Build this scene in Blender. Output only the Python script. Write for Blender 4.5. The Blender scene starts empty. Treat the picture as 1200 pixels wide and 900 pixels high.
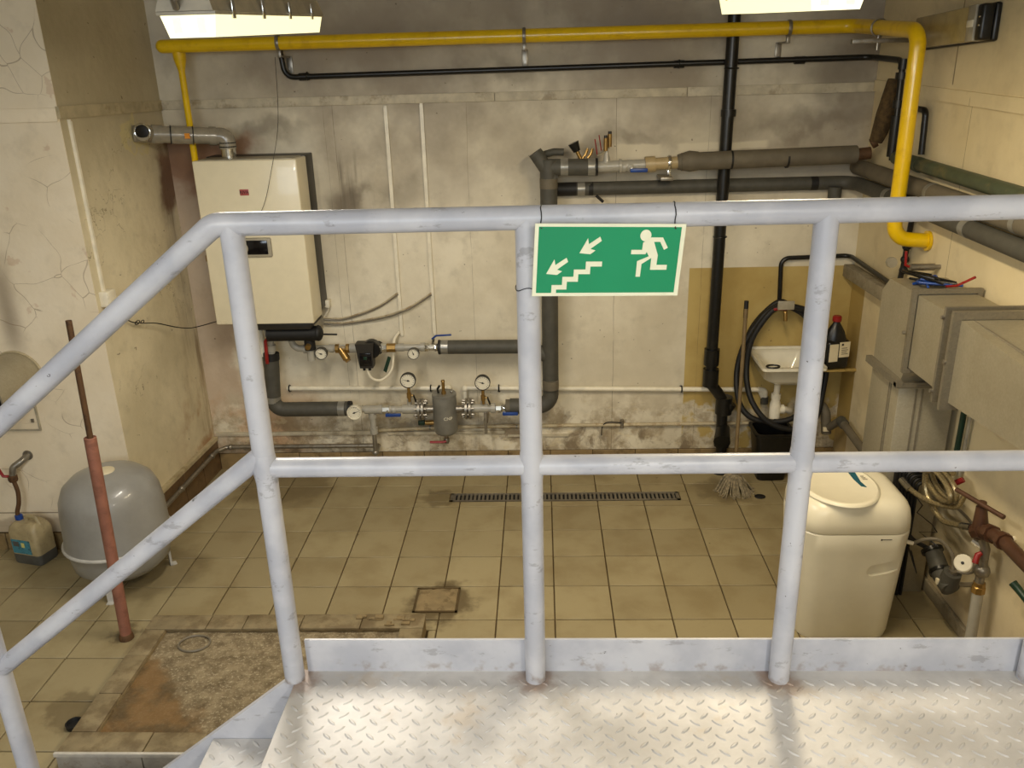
import bpy, bmesh, math, random
from mathutils import Vector, Matrix
random.seed(7)
D = bpy.data
COL = bpy.context.scene.collection
SC = bpy.context.scene
R = math.radians
PI = math.pi

# ------------------------------------------------------------------ camera
cam = D.cameras.new('camera'); camo = D.objects.new('camera', cam); COL.objects.link(camo)
cam.sensor_fit = 'HORIZONTAL'; cam.sensor_width = 36.0; cam.lens = 975.0 * 36.0 / 1200.0
cam.clip_start = 0.05; cam.clip_end = 60
PITCH, YAW, ROLL = R(20.23576), R(2.29307), R(-1.54907)
_f = Vector((-math.sin(YAW) * math.cos(PITCH), math.cos(YAW) * math.cos(PITCH), -math.sin(PITCH)))
_r = Vector((math.cos(YAW), math.sin(YAW), 0)); _u = _r.cross(_f)
_r2 = _r * math.cos(ROLL) + _u * math.sin(ROLL); _u2 = -_r * math.sin(ROLL) + _u * math.cos(ROLL)
M3 = Matrix((_r2, _u2, -_f)).transposed()
camo.matrix_world = Matrix.Translation((0.25587, -4.78839, 2.61408)) @ M3.to_4x4()
SC.camera = camo

# ------------------------------------------------------------------ world, light, exposure
w = D.worlds.new('world'); SC.world = w; w.use_nodes = True
w.node_tree.nodes['Background'].inputs[0].default_value = (0.75, 0.87, 1.0, 1)
w.node_tree.nodes['Background'].inputs[1].default_value = 0.6
SC.view_settings.view_transform = 'Standard'; SC.view_settings.look = 'None'
SC.view_settings.gamma = 1.0; SC.view_settings.use_curve_mapping = False
SC.view_settings.exposure = 0.15
LAMP_E = 1.1
LAMP_C = (1.0, 0.92, 0.50)
TUBE_W = 30.0
TUBE_NEUTRAL = (1.0, 0.92, 0.80)
TUBE_WARM = (1.0, 0.83, 0.56)
al = D.lights.new('window_daylight', 'AREA'); al.shape = 'RECTANGLE'; al.size = 3.45; al.size_y = 1.08
al.energy = 78; al.color = (0.80, 0.90, 1.0)
alo = D.objects.new('window_daylight', al); COL.objects.link(alo)
alo.location = (-0.6, -7.57, 2.9); alo.rotation_euler = (R(90), 0, 0)

# ------------------------------------------------------------------ materials
def srgb(r, g, b):
    def c(v):
        v /= 255.0
        return v / 12.92 if v <= 0.04045 else ((v + 0.055) / 1.055) ** 2.4
    return (c(r), c(g), c(b), 1.0)

class NT:
    """small node-tree writer"""
    def __init__(s, name):
        s.m = D.materials.new(name); s.m.use_nodes = True
        s.t = s.m.node_tree; s.b = s.t.nodes['Principled BSDF']
        g = s.node('ShaderNodeNewGeometry'); s.pos = g.outputs['Position']
        sp = s.node('ShaderNodeSeparateXYZ'); s.link(s.pos, sp.inputs[0])
        s.x, s.y, s.z = sp.outputs
    def node(s, k, **kw):
        n = s.t.nodes.new(k)
        for a, b in kw.items(): setattr(n, a, b)
        return n
    def link(s, a, b): s.t.links.new(a, b)
    def put(s, sock, v):
        if hasattr(v, 'node'): s.link(v, sock)
        else: sock.default_value = v
    def math(s, op, a, b=0.0, c=None):
        n = s.node('ShaderNodeMath', operation=op); s.put(n.inputs[0], a); s.put(n.inputs[1], b)
        if c is not None: s.put(n.inputs[2], c)
        return n.outputs[0]
    def noise(s, scale, detail=4, rough=0.55, vec=None, dist=0.0):
        n = s.node('ShaderNodeTexNoise'); n.inputs['Scale'].default_value = scale
        n.inputs['Detail'].default_value = detail; n.inputs['Roughness'].default_value = rough
        n.inputs['Distortion'].default_value = dist
        s.link(vec if vec is not None else s.pos, n.inputs['Vector']); return n.outputs['Fac']
    def scaled(s, sx, sy, sz):
        n = s.node('ShaderNodeVectorMath', operation='MULTIPLY'); s.link(s.pos, n.inputs[0])
        n.inputs[1].default_value = (sx, sy, sz); return n.outputs[0]
    def step(s, v, a, b):
        n = s.node('ShaderNodeMapRange', interpolation_type='SMOOTHSTEP'); s.put(n.inputs[0], v)
        n.inputs[1].default_value = a; n.inputs[2].default_value = b; return n.outputs[0]
    def mix(s, f, a, b):
        n = s.node('ShaderNodeMix', data_type='RGBA'); s.put(n.inputs[0], f)
        s.put(n.inputs[6], a); s.put(n.inputs[7], b); return n.outputs[2]
    def band(s, v, a, b, e=0.01):
        return s.math('MULTIPLY', s.step(v, a - e, a + e), s.math('SUBTRACT', 1.0, s.step(v, b - e, b + e)))
    def line(s, v, at, wd):
        return s.math('LESS_THAN', s.math('ABSOLUTE', s.math('SUBTRACT', v, at)), wd)
    def mul(s, *a):
        o = a[0]
        for q in a[1:]: o = s.math('MULTIPLY', o, q)
        return o
    def bump(s, h, strength=0.3, dist=0.01):
        n = s.node('ShaderNodeBump'); n.inputs['Strength'].default_value = strength
        n.inputs['Distance'].default_value = dist; s.link(h, n.inputs['Height'])
        s.link(n.outputs[0], s.b.inputs['Normal'])
    def out(s, col, rough=0.6, metal=0.0):
        s.put(s.b.inputs['Base Color'], col); s.put(s.b.inputs['Roughness'], rough)
        s.b.inputs['Metallic'].default_value = metal; return s.m

def simple(name, c, rough=0.5, metal=0.0, var=0.12, scale=14.0, c2=None, amt=0.0, s2=30.0, bump=0.0, coat=0.0, thr=(0.52, 0.66)):
    """plain colour with fine variation; c2/amt = stains of a second colour"""
    n = NT(name)
    dark = tuple(v * (1 - var * 1.6) for v in c[:3]) + (1,)
    lite = tuple(min(1, v * (1 + var * 0.6)) for v in c[:3]) + (1,)
    nz = n.noise(scale, 4)
    col = n.mix(n.step(nz, 0.3, 0.7), dark, lite)
    if c2:
        st = n.math('MULTIPLY', n.step(n.noise(s2, 5, 0.65), *thr), amt)
        col = n.mix(st, col, c2)
    if bump: n.bump(n.noise(scale * 6, 3), bump, 0.004)
    if coat: n.b.inputs['Coat Weight'].default_value = coat
    return n.out(col, rough, metal)

def glow(name, c, e):
    m = D.materials.new(name); m.use_nodes = True; b = m.node_tree.nodes['Principled BSDF']
    b.inputs['Base Color'].default_value = (0.9, 0.9, 0.85, 1); b.inputs['Roughness'].default_value = 0.35
    b.inputs['Emission Color'].default_value = c + (1,); b.inputs['Emission Strength'].default_value = e
    return m

def wall_base(n, a, b, sc=1.3):
    big = n.noise(sc, 6, 0.62)
    col = n.mix(n.step(big, 0.32, 0.68), a, b)
    fine = n.noise(9, 5, 0.6)
    return n.mix(n.math('MULTIPLY', n.step(fine, 0.5, 0.75), 0.35), col, tuple(v * 0.72 for v in a[:3]) + (1,))

def m_wall_back():
    n = NT('wall_back_plaster')
    col = wall_base(n, srgb(206, 196, 172), srgb(236, 228, 206))
    j = n.math('MULTIPLY', n.math('SUBTRACT', n.noise(3.2, 4), 0.5), 0.5)
    jz = n.math('ADD', n.z, j); jx = n.math('ADD', n.x, j)
    # patchy darker tint, stronger towards the top of the wall
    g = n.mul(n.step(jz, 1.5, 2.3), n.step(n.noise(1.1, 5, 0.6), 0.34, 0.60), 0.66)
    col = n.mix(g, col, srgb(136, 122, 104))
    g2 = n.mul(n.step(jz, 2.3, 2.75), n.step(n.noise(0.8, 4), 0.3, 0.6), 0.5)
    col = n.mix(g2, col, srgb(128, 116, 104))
    # soot smudges: beside the boiler, at the valves, in the pipe corner
    for (cx, cz, rx, rz, k) in ((-1.0, 1.86, .17, .16, .75), (-0.68, 1.9, .2, .12, .35), (0.75, 2.22, .5, .07, .35), (1.9, 2.28, .5, .10, .45),
                                (-1.5, 2.32, .35, .08, .5), (2.1, 2.55, .3, .3, .5), (-.55, .33, .5, .10, .6), (.15, 2.7, .5, .12, .35), (-1.9, 1.2, .1, .8, .25)):
        dx = n.math('DIVIDE', n.math('SUBTRACT', jx, cx), rx); dz = n.math('DIVIDE', n.math('SUBTRACT', jz, cz), rz)
        d = n.math('SQRT', n.math('ADD', n.math('MULTIPLY', dx, dx), n.math('MULTIPLY', dz, dz)))
        col = n.mix(n.math('MULTIPLY', n.math('SUBTRACT', 1.0, n.step(d, .2, 1.1)), k), col, srgb(92, 80, 64))
    # soot streaks drawn up the wall
    st = n.mul(n.step(n.noise(1.0, 3, .5, n.scaled(16, 1, 1.2)), .55, .75), n.band(n.x, -1.15, -.75, .08), n.band(n.z, 1.72, 2.15, .12), .6)
    col = n.mix(st, col, srgb(84, 74, 60))
    # rust-brown patch by the flue
    rb = n.mul(n.math('SUBTRACT', 1.0, n.step(jx, -1.66, -1.5)), n.band(jz, 1.98, 2.30, .05))
    col = n.mix(n.math('MULTIPLY', rb, .85), col, srgb(120, 78, 46))
    pk = n.mul(n.math('SUBTRACT', 1.0, n.step(jx, -1.86, -1.76)), n.band(jz, .5, 2.05, .1), .5)
    col = n.mix(pk, col, srgb(168, 132, 104))
    # orange damp low in the corner
    od = n.mul(n.math('SUBTRACT', 1.0, n.step(jx, -1.75, -1.1)), n.math('SUBTRACT', 1.0, n.step(jz, .35, .75)), n.step(n.noise(4, 5), .35, .6), .75)
    col = n.mix(od, col, srgb(186, 132, 80))
    # blown plaster low on the wall
    low = n.math('SUBTRACT', 1.0, n.step(jz, .35, .62))
    p1 = n.mul(low, n.step(n.noise(5, 6, .65), .42, .60))
    col = n.mix(n.math('MULTIPLY', p1, .72), col, srgb(146, 126, 92))
    p2 = n.mul(n.math('SUBTRACT', 1.0, n.step(jz, .22, .42)), n.step(n.noise(5, 6, .7, None, .6), .50, .62))
    col = n.mix(n.math('MULTIPLY', p2, .6), col, srgb(100, 82, 58))
    p3 = n.mul(n.math('SUBTRACT', 1.0, n.step(jz, .4, .55)), n.step(n.noise(11, 4, .6, n.scaled(1, 1, 1.7)), .60, .64))
    col = n.mix(n.math('MULTIPLY', p3, .4), col, srgb(214, 200, 164))
    for (a, b, c, d) in ((.72, 1.0, 2.12, 2.20), (1.12, 1.65, 2.16, 2.205)):
        pw = n.mul(n.band(n.math('ADD', n.x, n.math('MULTIPLY', j, .3)), a, b, .02), n.band(n.math('ADD', n.z, n.math('MULTIPLY', j, .12)), c, d, .008), .75)
        col = n.mix(pw, col, srgb(226, 216, 190))
    # olive paint behind the wash basin
    ol = n.mul(n.step(n.x, 1.217, 1.222), n.math('SUBTRACT', 1.0, n.step(n.z, 1.413, 1.418)),
               n.math('SUBTRACT', 1.0, n.mul(n.math('SUBTRACT', 1.0, n.step(jz, .42, .48)), n.step(n.noise(5, 5), .42, .5))))
    col = n.mix(ol, col, n.mix(n.step(n.noise(3, 4), .3, .7), srgb(172, 146, 82), srgb(192, 168, 104)))
    # hairline joints of the wall boards
    ln = 0.0
    for at, k in ((-1.03, .0016), (-1.09, .0010), (.73, .0018), (-.2, .001), (1.3, .0012)):
        wob = n.math('ADD', n.x, n.math('MULTIPLY', n.math('SUBTRACT', n.noise(2.5, 2), .5), .02))
        ln = n.math('MAXIMUM', n.mul(n.line(wob, at, k), n.step(n.noise(5, 2), .3, .5)), ln)
    col = n.mix(n.math('MULTIPLY', n.mul(ln, n.math('SUBTRACT', 1.0, n.step(n.z, 2.47, 2.5))), .6), col, srgb(100, 86, 64))
    sp = n.math('GREATER_THAN', n.noise(38, 1), .79)
    col = n.mix(n.math('MULTIPLY', sp, .6), col, srgb(84, 70, 52))
    hb = n.math('ADD', n.math('MULTIPLY', n.noise(14, 5), .5), n.math('MULTIPLY', p1, -.6))
    n.bump(hb, .5, .012)
    return n.out(col, .72)

def m_wall_left():
    n = NT('wall_left_plaster')
    col = wall_base(n, srgb(202, 190, 158), srgb(226, 214, 182), 1.6)
    j = n.math('MULTIPLY', n.math('SUBTRACT', n.noise(3.0, 4), 0.5), 0.5)
    jz = n.math('ADD', n.z, j); jy = n.math('ADD', n.y, j)
    g = n.mul(n.step(jz, 1.7, 2.6), .5); col = n.mix(g, col, srgb(160, 146, 114))
    # torn plaster round the flue hole
    dy = n.math('DIVIDE', n.math('SUBTRACT', jy, .23), .17); dz = n.math('DIVIDE', n.math('SUBTRACT', jz, 2.34), .15)
    d = n.math('SQRT', n.math('ADD', n.math('MULTIPLY', dy, dy), n.math('MULTIPLY', dz, dz)))
    col = n.mix(n.math('MULTIPLY', n.math('SUBTRACT', 1.0, n.step(d, .9, 1.05)), n.math('MULTIPLY', n.step(n.noise(14, 4), .42, .5), .8)), col, srgb(206, 192, 140))
    # brown damp run beside the corner
    rb = n.mul(n.step(jy, .38, .5), n.band(jz, 1.9, 2.25, .06), .85); col = n.mix(rb, col, srgb(108, 68, 46))
    r2 = n.mul(n.step(jy, .3, .52), n.band(jz, .3, 2.0, .2), n.step(n.noise(1.2, 4, .6, n.scaled(1, 7, 1)), .38, .62), .7)
    col = n.mix(r2, col, srgb(108, 80, 50))
    r3 = n.mul(n.math('SUBTRACT', 1.0, n.step(jz, .4, .85)), n.step(jy, -.1, .4), n.step(n.noise(5, 5), .42, .62), .7)
    col = n.mix(r3, col, srgb(150, 98, 46))
    ck = n.mul(n.math('LESS_THAN', n.math('ABSOLUTE', n.math('SUBTRACT', n.noise(2.2, 5, .6), .5)), .0022), n.step(n.noise(2, 2), .56, .64), .5)
    col = n.mix(ck, col, srgb(96, 78, 50))
    sp = n.math('GREATER_THAN', n.noise(24, 2), .74); col = n.mix(n.math('MULTIPLY', sp, .6), col, srgb(90, 74, 48))
    n.bump(n.noise(16, 5), .4, .01)
    return n.out(col, .72)

def crack_fac(n, sc, wd):
    nz = n.node('ShaderNodeTexNoise'); nz.inputs['Scale'].default_value = 2.2; n.link(n.pos, nz.inputs['Vector'])
    ad = n.node('ShaderNodeVectorMath', operation='MULTIPLY_ADD'); n.link(nz.outputs['Color'], ad.inputs[0])
    ad.inputs[1].default_value = (.35, .35, .35); n.link(n.pos, ad.inputs[2])
    v = n.node('ShaderNodeTexVoronoi', feature='DISTANCE_TO_EDGE'); v.inputs['Scale'].default_value = sc
    n.link(ad.outputs[0], v.inputs['Vector'])
    return n.math('LESS_THAN', v.outputs['Distance'], wd)

def m_wall_cream():
    n = NT('wall_cream_cracked')
    col = wall_base(n, srgb(228, 213, 184), srgb(240, 228, 204), 1.2)
    ck = n.mul(crack_fac(n, 4.2, .0065), n.step(n.noise(2.3, 3), .47, .55), .5)
    col = n.mix(ck, col, srgb(140, 116, 84))
    # soot plume above the round duct
    dx = n.math('ABSOLUTE', n.math('SUBTRACT', n.x, -2.66))
    so = n.mul(n.math('SUBTRACT', 1.0, n.step(dx, .0, .10)), n.band(n.z, 1.25, 1.75, .15), .62)
    col = n.mix(so, col, srgb(118, 100, 78))
    j = n.math('ADD', n.z, n.math('MULTIPLY', n.math('SUBTRACT', n.noise(4, 4), .5), .4))
    pe = n.mul(n.math('SUBTRACT', 1.0, n.step(j, .16, .22)), .8)
    col = n.mix(pe, col, srgb(176, 160, 136))
    ls = n.mul(n.line(n.z, .245, .004), .7); col = n.mix(ls, col, srgb(110, 92, 70))
    sp = n.mul(n.step(n.noise(7, 4), .66, .7), .35); col = n.mix(sp, col, srgb(190, 150, 116))
    n.bump(n.math('SUBTRACT', n.noise(10, 4), ck), .35, .01)
    return n.out(col, .75)

def m_wall_right():
    n = NT('wall_right_paint')
    col = wall_base(n, srgb(216, 200, 160), srgb(232, 218, 182), 1.0)
    j = n.math('MULTIPLY', n.math('SUBTRACT', n.noise(3.0, 4), 0.5), 0.4)
    jz = n.math('ADD', n.z, j)
    ol = n.mul(n.step(n.y, .372, .378), n.math('SUBTRACT', 1.0, n.step(n.z, 1.34, 1.345)))
    col = n.mix(ol, col, srgb(176, 150, 86))
    ln = n.math('MAXIMUM', n.mul(n.line(n.y, -.39, .006), n.step(n.z, 2.52, 2.53)), n.mul(n.line(n.y, -.62, .002), n.math('SUBTRACT', 1.0, n.step(n.z, 2.46, 2.48))))
    col = n.mix(n.math('MULTIPLY', ln, .7), col, srgb(98, 80, 50))
    g = n.mul(n.step(n.noise(2.0, 5, .6), .48, .68), .35); col = n.mix(g, col, srgb(168, 146, 104))
    lo = n.mul(n.math('SUBTRACT', 1.0, n.step(jz, .1, .5)), .45); col = n.mix(lo, col, srgb(180, 164, 140))
    n.bump(n.noise(12, 4), .3, .008)
    return n.out(col, .62)

def m_tile():
    n = NT('floor_tile_glaze')
    oi = n.node('ShaderNodeObjectInfo')
    base = n.mix(oi.outputs['Random'], srgb(150, 137, 104), srgb(164, 151, 116))
    col = n.mix(n.math('MULTIPLY', n.step(n.noise(3.5, 5, .6), .42, .7), .45), base, srgb(122, 104, 68))
    col = n.mix(n.math('MULTIPLY', n.step(n.noise(55, 2), .58, .75), .12), col, srgb(120, 100, 64))
    # grime near the back wall, round the inspection cover and at the pit corner
    for (cx, cy, r, k) in ((-.30, -1.05, .22, .75), (-1.85, -1.85, .16, .5), (-1.55, .35, .4, .45), (-.45, .12, .14, .5), (1.45, .2, .22, .45), (-2.0, -.75, .35, .4), (-1.9, -1.3, .1, .6)):
        dx = n.math('SUBTRACT', n.x, cx); dy = n.math('SUBTRACT', n.y, cy)
        d = n.math('ADD', n.math('SQRT', n.math('ADD', n.math('MULTIPLY', dx, dx), n.math('MULTIPLY', dy, dy))), n.math('MULTIPLY', n.math('SUBTRACT', n.noise(9, 5), .5), .3))
        col = n.mix(n.math('MULTIPLY', n.math('SUBTRACT', 1.0, n.step(d, r * .6, r)), k), col, srgb(76, 60, 34))
    sp = n.math('GREATER_THAN', n.noise(16, 1), .80); col = n.mix(n.math('MULTIPLY', sp, .6), col, srgb(60, 48, 30))
    n.bump(n.noise(40, 3), .08, .002)
    return n.out(col, n.math('ADD', n.math('MULTIPLY', n.noise(6, 4), .25), .28))

def m_rail():
    n = NT('railing_grey_paint')
    col = n.mix(n.step(n.noise(7, 4), .35, .65), srgb(170, 172, 181), srgb(191, 192, 198))
    sc = n.mul(n.step(n.noise(30, 5, .7, n.scaled(.35, 1, 1)), .60, .66), .5); col = n.mix(sc, col, srgb(128, 126, 128))
    d = n.mul(n.math('GREATER_THAN', n.noise(52, 3), .74), .8); col = n.mix(d, col, srgb(58, 52, 48))
    # rust where the posts meet the deck
    jz = n.math('ADD', n.z, n.math('MULTIPLY', n.math('SUBTRACT', n.noise(40, 4), .5), .07))
    ru = n.mul(n.band(jz, 1.215, 1.262, .012), n.step(n.noise(24, 4), .5, .66), n.step(n.x, -.42, -.38), .45)
    col = n.mix(ru, col, srgb(120, 92, 60))
    n.bump(n.noise(90, 3), .12, .002)
    return n.out(col, .36)

def m_deck():
    n = NT('deck_plate_worn_paint')
    col = n.mix(n.step(n.noise(4, 5, .6), .35, .65), srgb(176, 174, 172), srgb(206, 204, 202))
    col = n.mix(n.mul(n.step(n.noise(9, 5, .65), .55, .7), .35), col, srgb(176, 156, 128))
    for cx in (-.36, .225, .81):
        dx = n.math('SUBTRACT', n.x, cx); dy = n.math('SUBTRACT', n.y, -3.14)
        d = n.math('ADD', n.math('SQRT', n.math('ADD', n.math('MULTIPLY', dx, dx), n.math('MULTIPLY', dy, dy))), n.math('MULTIPLY', n.math('SUBTRACT', n.noise(30, 4), .5), .08))
        col = n.mix(n.math('MULTIPLY', n.math('SUBTRACT', 1.0, n.step(d, .025, .075)), .6), col, srgb(120, 84, 54))
    sp = n.math('GREATER_THAN', n.noise(60, 2), .78); col = n.mix(n.math('MULTIPLY', sp, .7), col, srgb(90, 74, 58))
    n.bump(n.noise(70, 3), .1, .002)
    return n.out(col, .48, .12)

def m_pit():
    n = NT('pit_concrete_rusty')
    col = n.mix(n.step(n.noise(16, 6, .7), .35, .65), srgb(104, 90, 66), srgb(146, 132, 104))
    col = n.mix(n.mul(n.step(n.noise(80, 4, .7), .52, .66), .5), col, srgb(198, 186, 156))
    j = n.math('MULTIPLY', n.math('SUBTRACT', n.noise(5, 5), .5), .5)
    f = n.math('SUBTRACT', n.math('ADD', n.x, n.math('MULTIPLY', n.y, .75)), n.math('SUBTRACT', -2.72, j))
    wet = n.math('SUBTRACT', 1.0, n.step(f, -.10, .02))
    col = n.mix(n.math('MULTIPLY', wet, .8), col, n.mix(n.step(n.noise(7, 4), .4, .6), srgb(84, 68, 44), srgb(124, 94, 56)))
    n.bump(n.noise(45, 5), .6, .006)
    return n.out(col, n.math('SUBTRACT', .8, n.math('MULTIPLY', wet, .45)))

def m_galv(name='galvanised_sheet', a=(172, 164, 142), b=(180, 172, 150)):
    n = NT(name)
    v = n.node('ShaderNodeTexVoronoi'); v.inputs['Scale'].default_value = 110; n.link(n.pos, v.inputs['Vector'])
    sp = n.node('ShaderNodeSeparateColor'); n.link(v.outputs['Color'], sp.inputs[0])
    col = n.mix(sp.outputs[0], srgb(*a), srgb(*b))
    col = n.mix(n.mul(n.step(n.noise(3, 5), .45, .7), .4), col, srgb(150, 138, 110))
    return n.out(col, n.math('ADD', n.math('MULTIPLY', n.noise(6, 3), .2), .38), .55)

MT = {}
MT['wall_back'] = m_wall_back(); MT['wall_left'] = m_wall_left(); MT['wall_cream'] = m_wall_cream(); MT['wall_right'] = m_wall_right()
MT['tile'] = m_tile(); MT['rail'] = m_rail(); MT['deck'] = m_deck(); MT['pit'] = m_pit(); MT['galv'] = m_galv()
MT['galv_dark'] = m_galv('galvanised_angle', (134, 127, 112), (144, 137, 120))
MT['grout'] = simple('grout', srgb(84, 68, 40), .9, bump=.3)
MT['plain_wall'] = simple('plain_wall', srgb(214, 204, 182), .8)
MT['ceiling'] = simple('ceiling_paint', srgb(216, 210, 196), .85)
MT['trim'] = simple('trim_paint', srgb(198, 188, 164), .6, c2=srgb(140, 124, 98), amt=.6, s2=9)
MT['trim_dirty'] = simple('trim_paint_dirty', srgb(186, 172, 138), .65, c2=srgb(138, 120, 86), amt=.6, s2=9)
MT['skirt'] = simple('skirting_tile', srgb(146, 124, 86), .4, c2=srgb(84, 64, 40), amt=.6, s2=11)
MT['skirt_brown'] = simple('skirting_tile_brown', srgb(112, 88, 60), .4, c2=srgb(74, 54, 34), amt=.6, s2=11)
MT['stone'] = simple('grey_stone_ledge', srgb(150, 140, 118), .7, c2=srgb(110, 96, 72), amt=.5, bump=.3)
MT['yellow'] = simple('yellow_gloss_paint', srgb(232, 192, 6), .28, var=.04, c2=srgb(190, 145, 10), amt=.35, s2=12, coat=.3)
MT['black'] = simple('black_gloss_paint', srgb(16, 16, 15), .34, c2=srgb(44, 39, 32), amt=.3)
MT['black_matte'] = simple('black_rubber', srgb(20, 19, 18), .6)
MT['insul'] = simple('grey_foam_insulation', srgb(76, 74, 66), .62, var=.1, scale=20, bump=.15)
MT['insul_brown'] = simple('dusty_foam_insulation', srgb(106, 98, 82), .7, var=.14, scale=8, bump=.2)
MT['tape'] = simple('silver_joint_tape', srgb(150, 148, 140), .3, .4)
MT['pvc'] = simple('grey_plastic_pipe', srgb(168, 164, 152), .32, var=.06, coat=.2)
MT['beige_pvc'] = simple('beige_plastic_pipe', srgb(172, 152, 112), .4, var=.08)
MT['white_pvc'] = simple('white_plastic_pipe', srgb(238, 230, 208), .35, var=.08)
MT['cream_pipe'] = simple('painted_thin_pipe', srgb(196, 182, 150), .5, c2=srgb(140, 110, 70), amt=.6, s2=18)
MT['steel'] = simple('galvanised_pipe', srgb(150, 144, 132), .35, .7, c2=srgb(110, 92, 68), amt=.5)
MT['chrome'] = simple('chrome', srgb(210, 208, 200), .14, .95, var=.03)
MT['brass'] = simple('brass', srgb(164, 132, 76), .30, .75)
MT['red'] = simple('red_plastic', srgb(140, 22, 20), .4)
MT['blue'] = simple('blue_plastic', srgb(28, 66, 140), .35)
MT['green'] = simple('green_paint', srgb(20, 52, 36), .4)
MT['green_pipe'] = simple('dull_green_pipe', srgb(72, 80, 60), .5, c2=srgb(120, 108, 72), amt=.5, s2=8)
MT['boiler'] = simple('boiler_cream_enamel', srgb(232, 222, 192), .3, var=.02, coat=.2)
MT['boiler_black'] = simple('boiler_black_frame', srgb(44, 40, 34), .45)
MT['bezel'] = simple('grey_bezel', srgb(168, 160, 140), .4)
MT['screen'] = simple('dark_screen', srgb(16, 15, 18), .12)
MT['label_red'] = simple('red_badge', srgb(170, 84, 78), .4, var=.03)
MT['ink'] = simple('black_print', srgb(30, 26, 26), .5, var=.02)
MT['badge_ink'] = simple('dark_red_print', srgb(78, 22, 26), .5, var=.02)
MT['flue'] = simple('grey_flue_plastic', srgb(146, 138, 120), .25, coat=.4)
MT['orange'] = simple('orange_sticker', srgb(232, 150, 40), .5)
MT['vessel'] = simple('grey_vessel_enamel', srgb(146, 145, 141), .32, var=.04, coat=.3, c2=srgb(130, 126, 116), amt=.3, s2=5)
MT['vessel_dark'] = simple('grey_hammered_enamel', srgb(118, 116, 108), .35, coat=.3)
MT['vessel_ring'] = simple('pale_ring_enamel', srgb(196, 194, 188), .35)
MT['sleeve'] = simple('red_brown_sleeve', srgb(150, 100, 82), .55, c2=srgb(112, 74, 60), amt=.5, s2=22)
MT['rust'] = simple('rusty_steel', srgb(98, 70, 44), .7, .3, c2=srgb(60, 42, 30), amt=.6)
MT['brown_iron'] = simple('brown_painted_iron', srgb(88, 58, 40), .45, .2, c2=srgb(66, 42, 30), amt=.6)
MT['porcelain'] = simple('white_enamel', srgb(232, 226, 206), .15, var=.03, coat=.4)
MT['soft'] = simple('white_cabinet_plastic', srgb(232, 226, 204), .32, var=.015)
MT['soft_lid'] = simple('white_lid_plastic', srgb(240, 232, 206), .28, var=.015)
MT['teal'] = simple('teal_stripe', srgb(28, 96, 112), .4)
MT['jug'] = simple('cloudy_plastic_jug', srgb(176, 160, 122), .4, c2=srgb(140, 122, 88), amt=.4)
MT['jug_dark'] = simple('grey_liquid_level', srgb(84, 84, 80), .35)
MT['jug_label'] = simple('blue_bottle_label', srgb(70, 140, 160), .4, c2=srgb(40, 70, 70), amt=.8, s2=40)
MT['paper'] = simple('paper_label', srgb(222, 210, 178), .6, var=.03)
MT['yellow_pale'] = simple('pale_yellow_print', srgb(222, 214, 130), .5)
MT['sign_green'] = simple('sign_green', srgb(0, 140, 92), .5, var=.04, scale=4)
MT['sign_cream'] = simple('sign_photoluminescent_cream', srgb(232, 232, 204), .4, var=.02)
MT['lamp_body'] = simple('lamp_housing_grey', srgb(176, 168, 150), .45)
MT['lamp_glow'] = glow('lamp_diffuser_lit', LAMP_C, LAMP_E)
MT['lamp_end'] = glow('lamp_tube_end_lit', (1.0, .74, .50), .75)
MT['emer_lens'] = simple('smoky_yellow_lens', srgb(168, 150, 100), .3, coat=.4)
MT['mop'] = simple('grey_mop_strings', srgb(150, 138, 112), .9, scale=60, var=.3)
MT['olive'] = simple('olive_wall_paint', srgb(172, 146, 82), .6)
MT['wood'] = simple('worn_wood_handle', srgb(120, 100, 66), .6)
MT['hemp'] = simple('hemp_wrapping', srgb(84, 66, 38), .9, scale=40, var=.3, bump=.6)
MT['concrete'] = simple('rough_mortar', srgb(140, 122, 88), .85, c2=srgb(100, 82, 54), amt=.7, s2=20, bump=.8)
MT['kerb'] = simple('kerb_tile', srgb(142, 128, 98), .55, c2=srgb(86, 68, 42), amt=.55, s2=9, thr=(.42, .62), bump=.2)
MT['kerb_side'] = simple('kerb_side_tile', srgb(166, 162, 154), .4, c2=srgb(120, 104, 80), amt=.4)
MT['kerb_edge'] = simple('kerb_edge_trim', srgb(206, 202, 194), .4)
MT['hose_grey'] = simple('grey_hose', srgb(120, 112, 96), .4)
MT['braid'] = simple('braided_steel_hose', srgb(176, 160, 122), .3, .7, scale=160, var=.3)
MT['glass'] = simple('window_glass', srgb(220, 230, 235), .05)
MT['glass'].node_tree.nodes['Principled BSDF'].inputs['Transmission Weight'].default_value = 1.0
MT['dark_hole'] = simple('dark_inside', srgb(14, 13, 12), .8)

# ------------------------------------------------------------------ mesh builder
def fillet(path, r, n=7):
    P = [Vector(p) for p in path]; out = [P[0]]
    for i in range(1, len(P) - 1):
        a, b, c = P[i - 1], P[i], P[i + 1]
        u = (a - b); v = (c - b); lu, lv = u.length, v.length; u /= lu; v /= lv
        ang = u.angle(v)
        if ang > PI - .02: out.append(b); continue
        t = min(r / math.tan(ang / 2), lu * .49, lv * .49); rr = t * math.tan(ang / 2)
        cen = b + (u + v).normalized() * (rr / math.sin(ang / 2))
        p0 = b + u * t; p1 = b + v * t
        e0 = (p0 - cen); e1 = (p1 - cen); tot = e0.angle(e1); ax = e0.cross(e1).normalized()
        for k in range(n + 1):
            out.append(cen + Matrix.Rotation(tot * k / n, 3, ax) @ e0)
    out.append(P[-1]); return out

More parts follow.
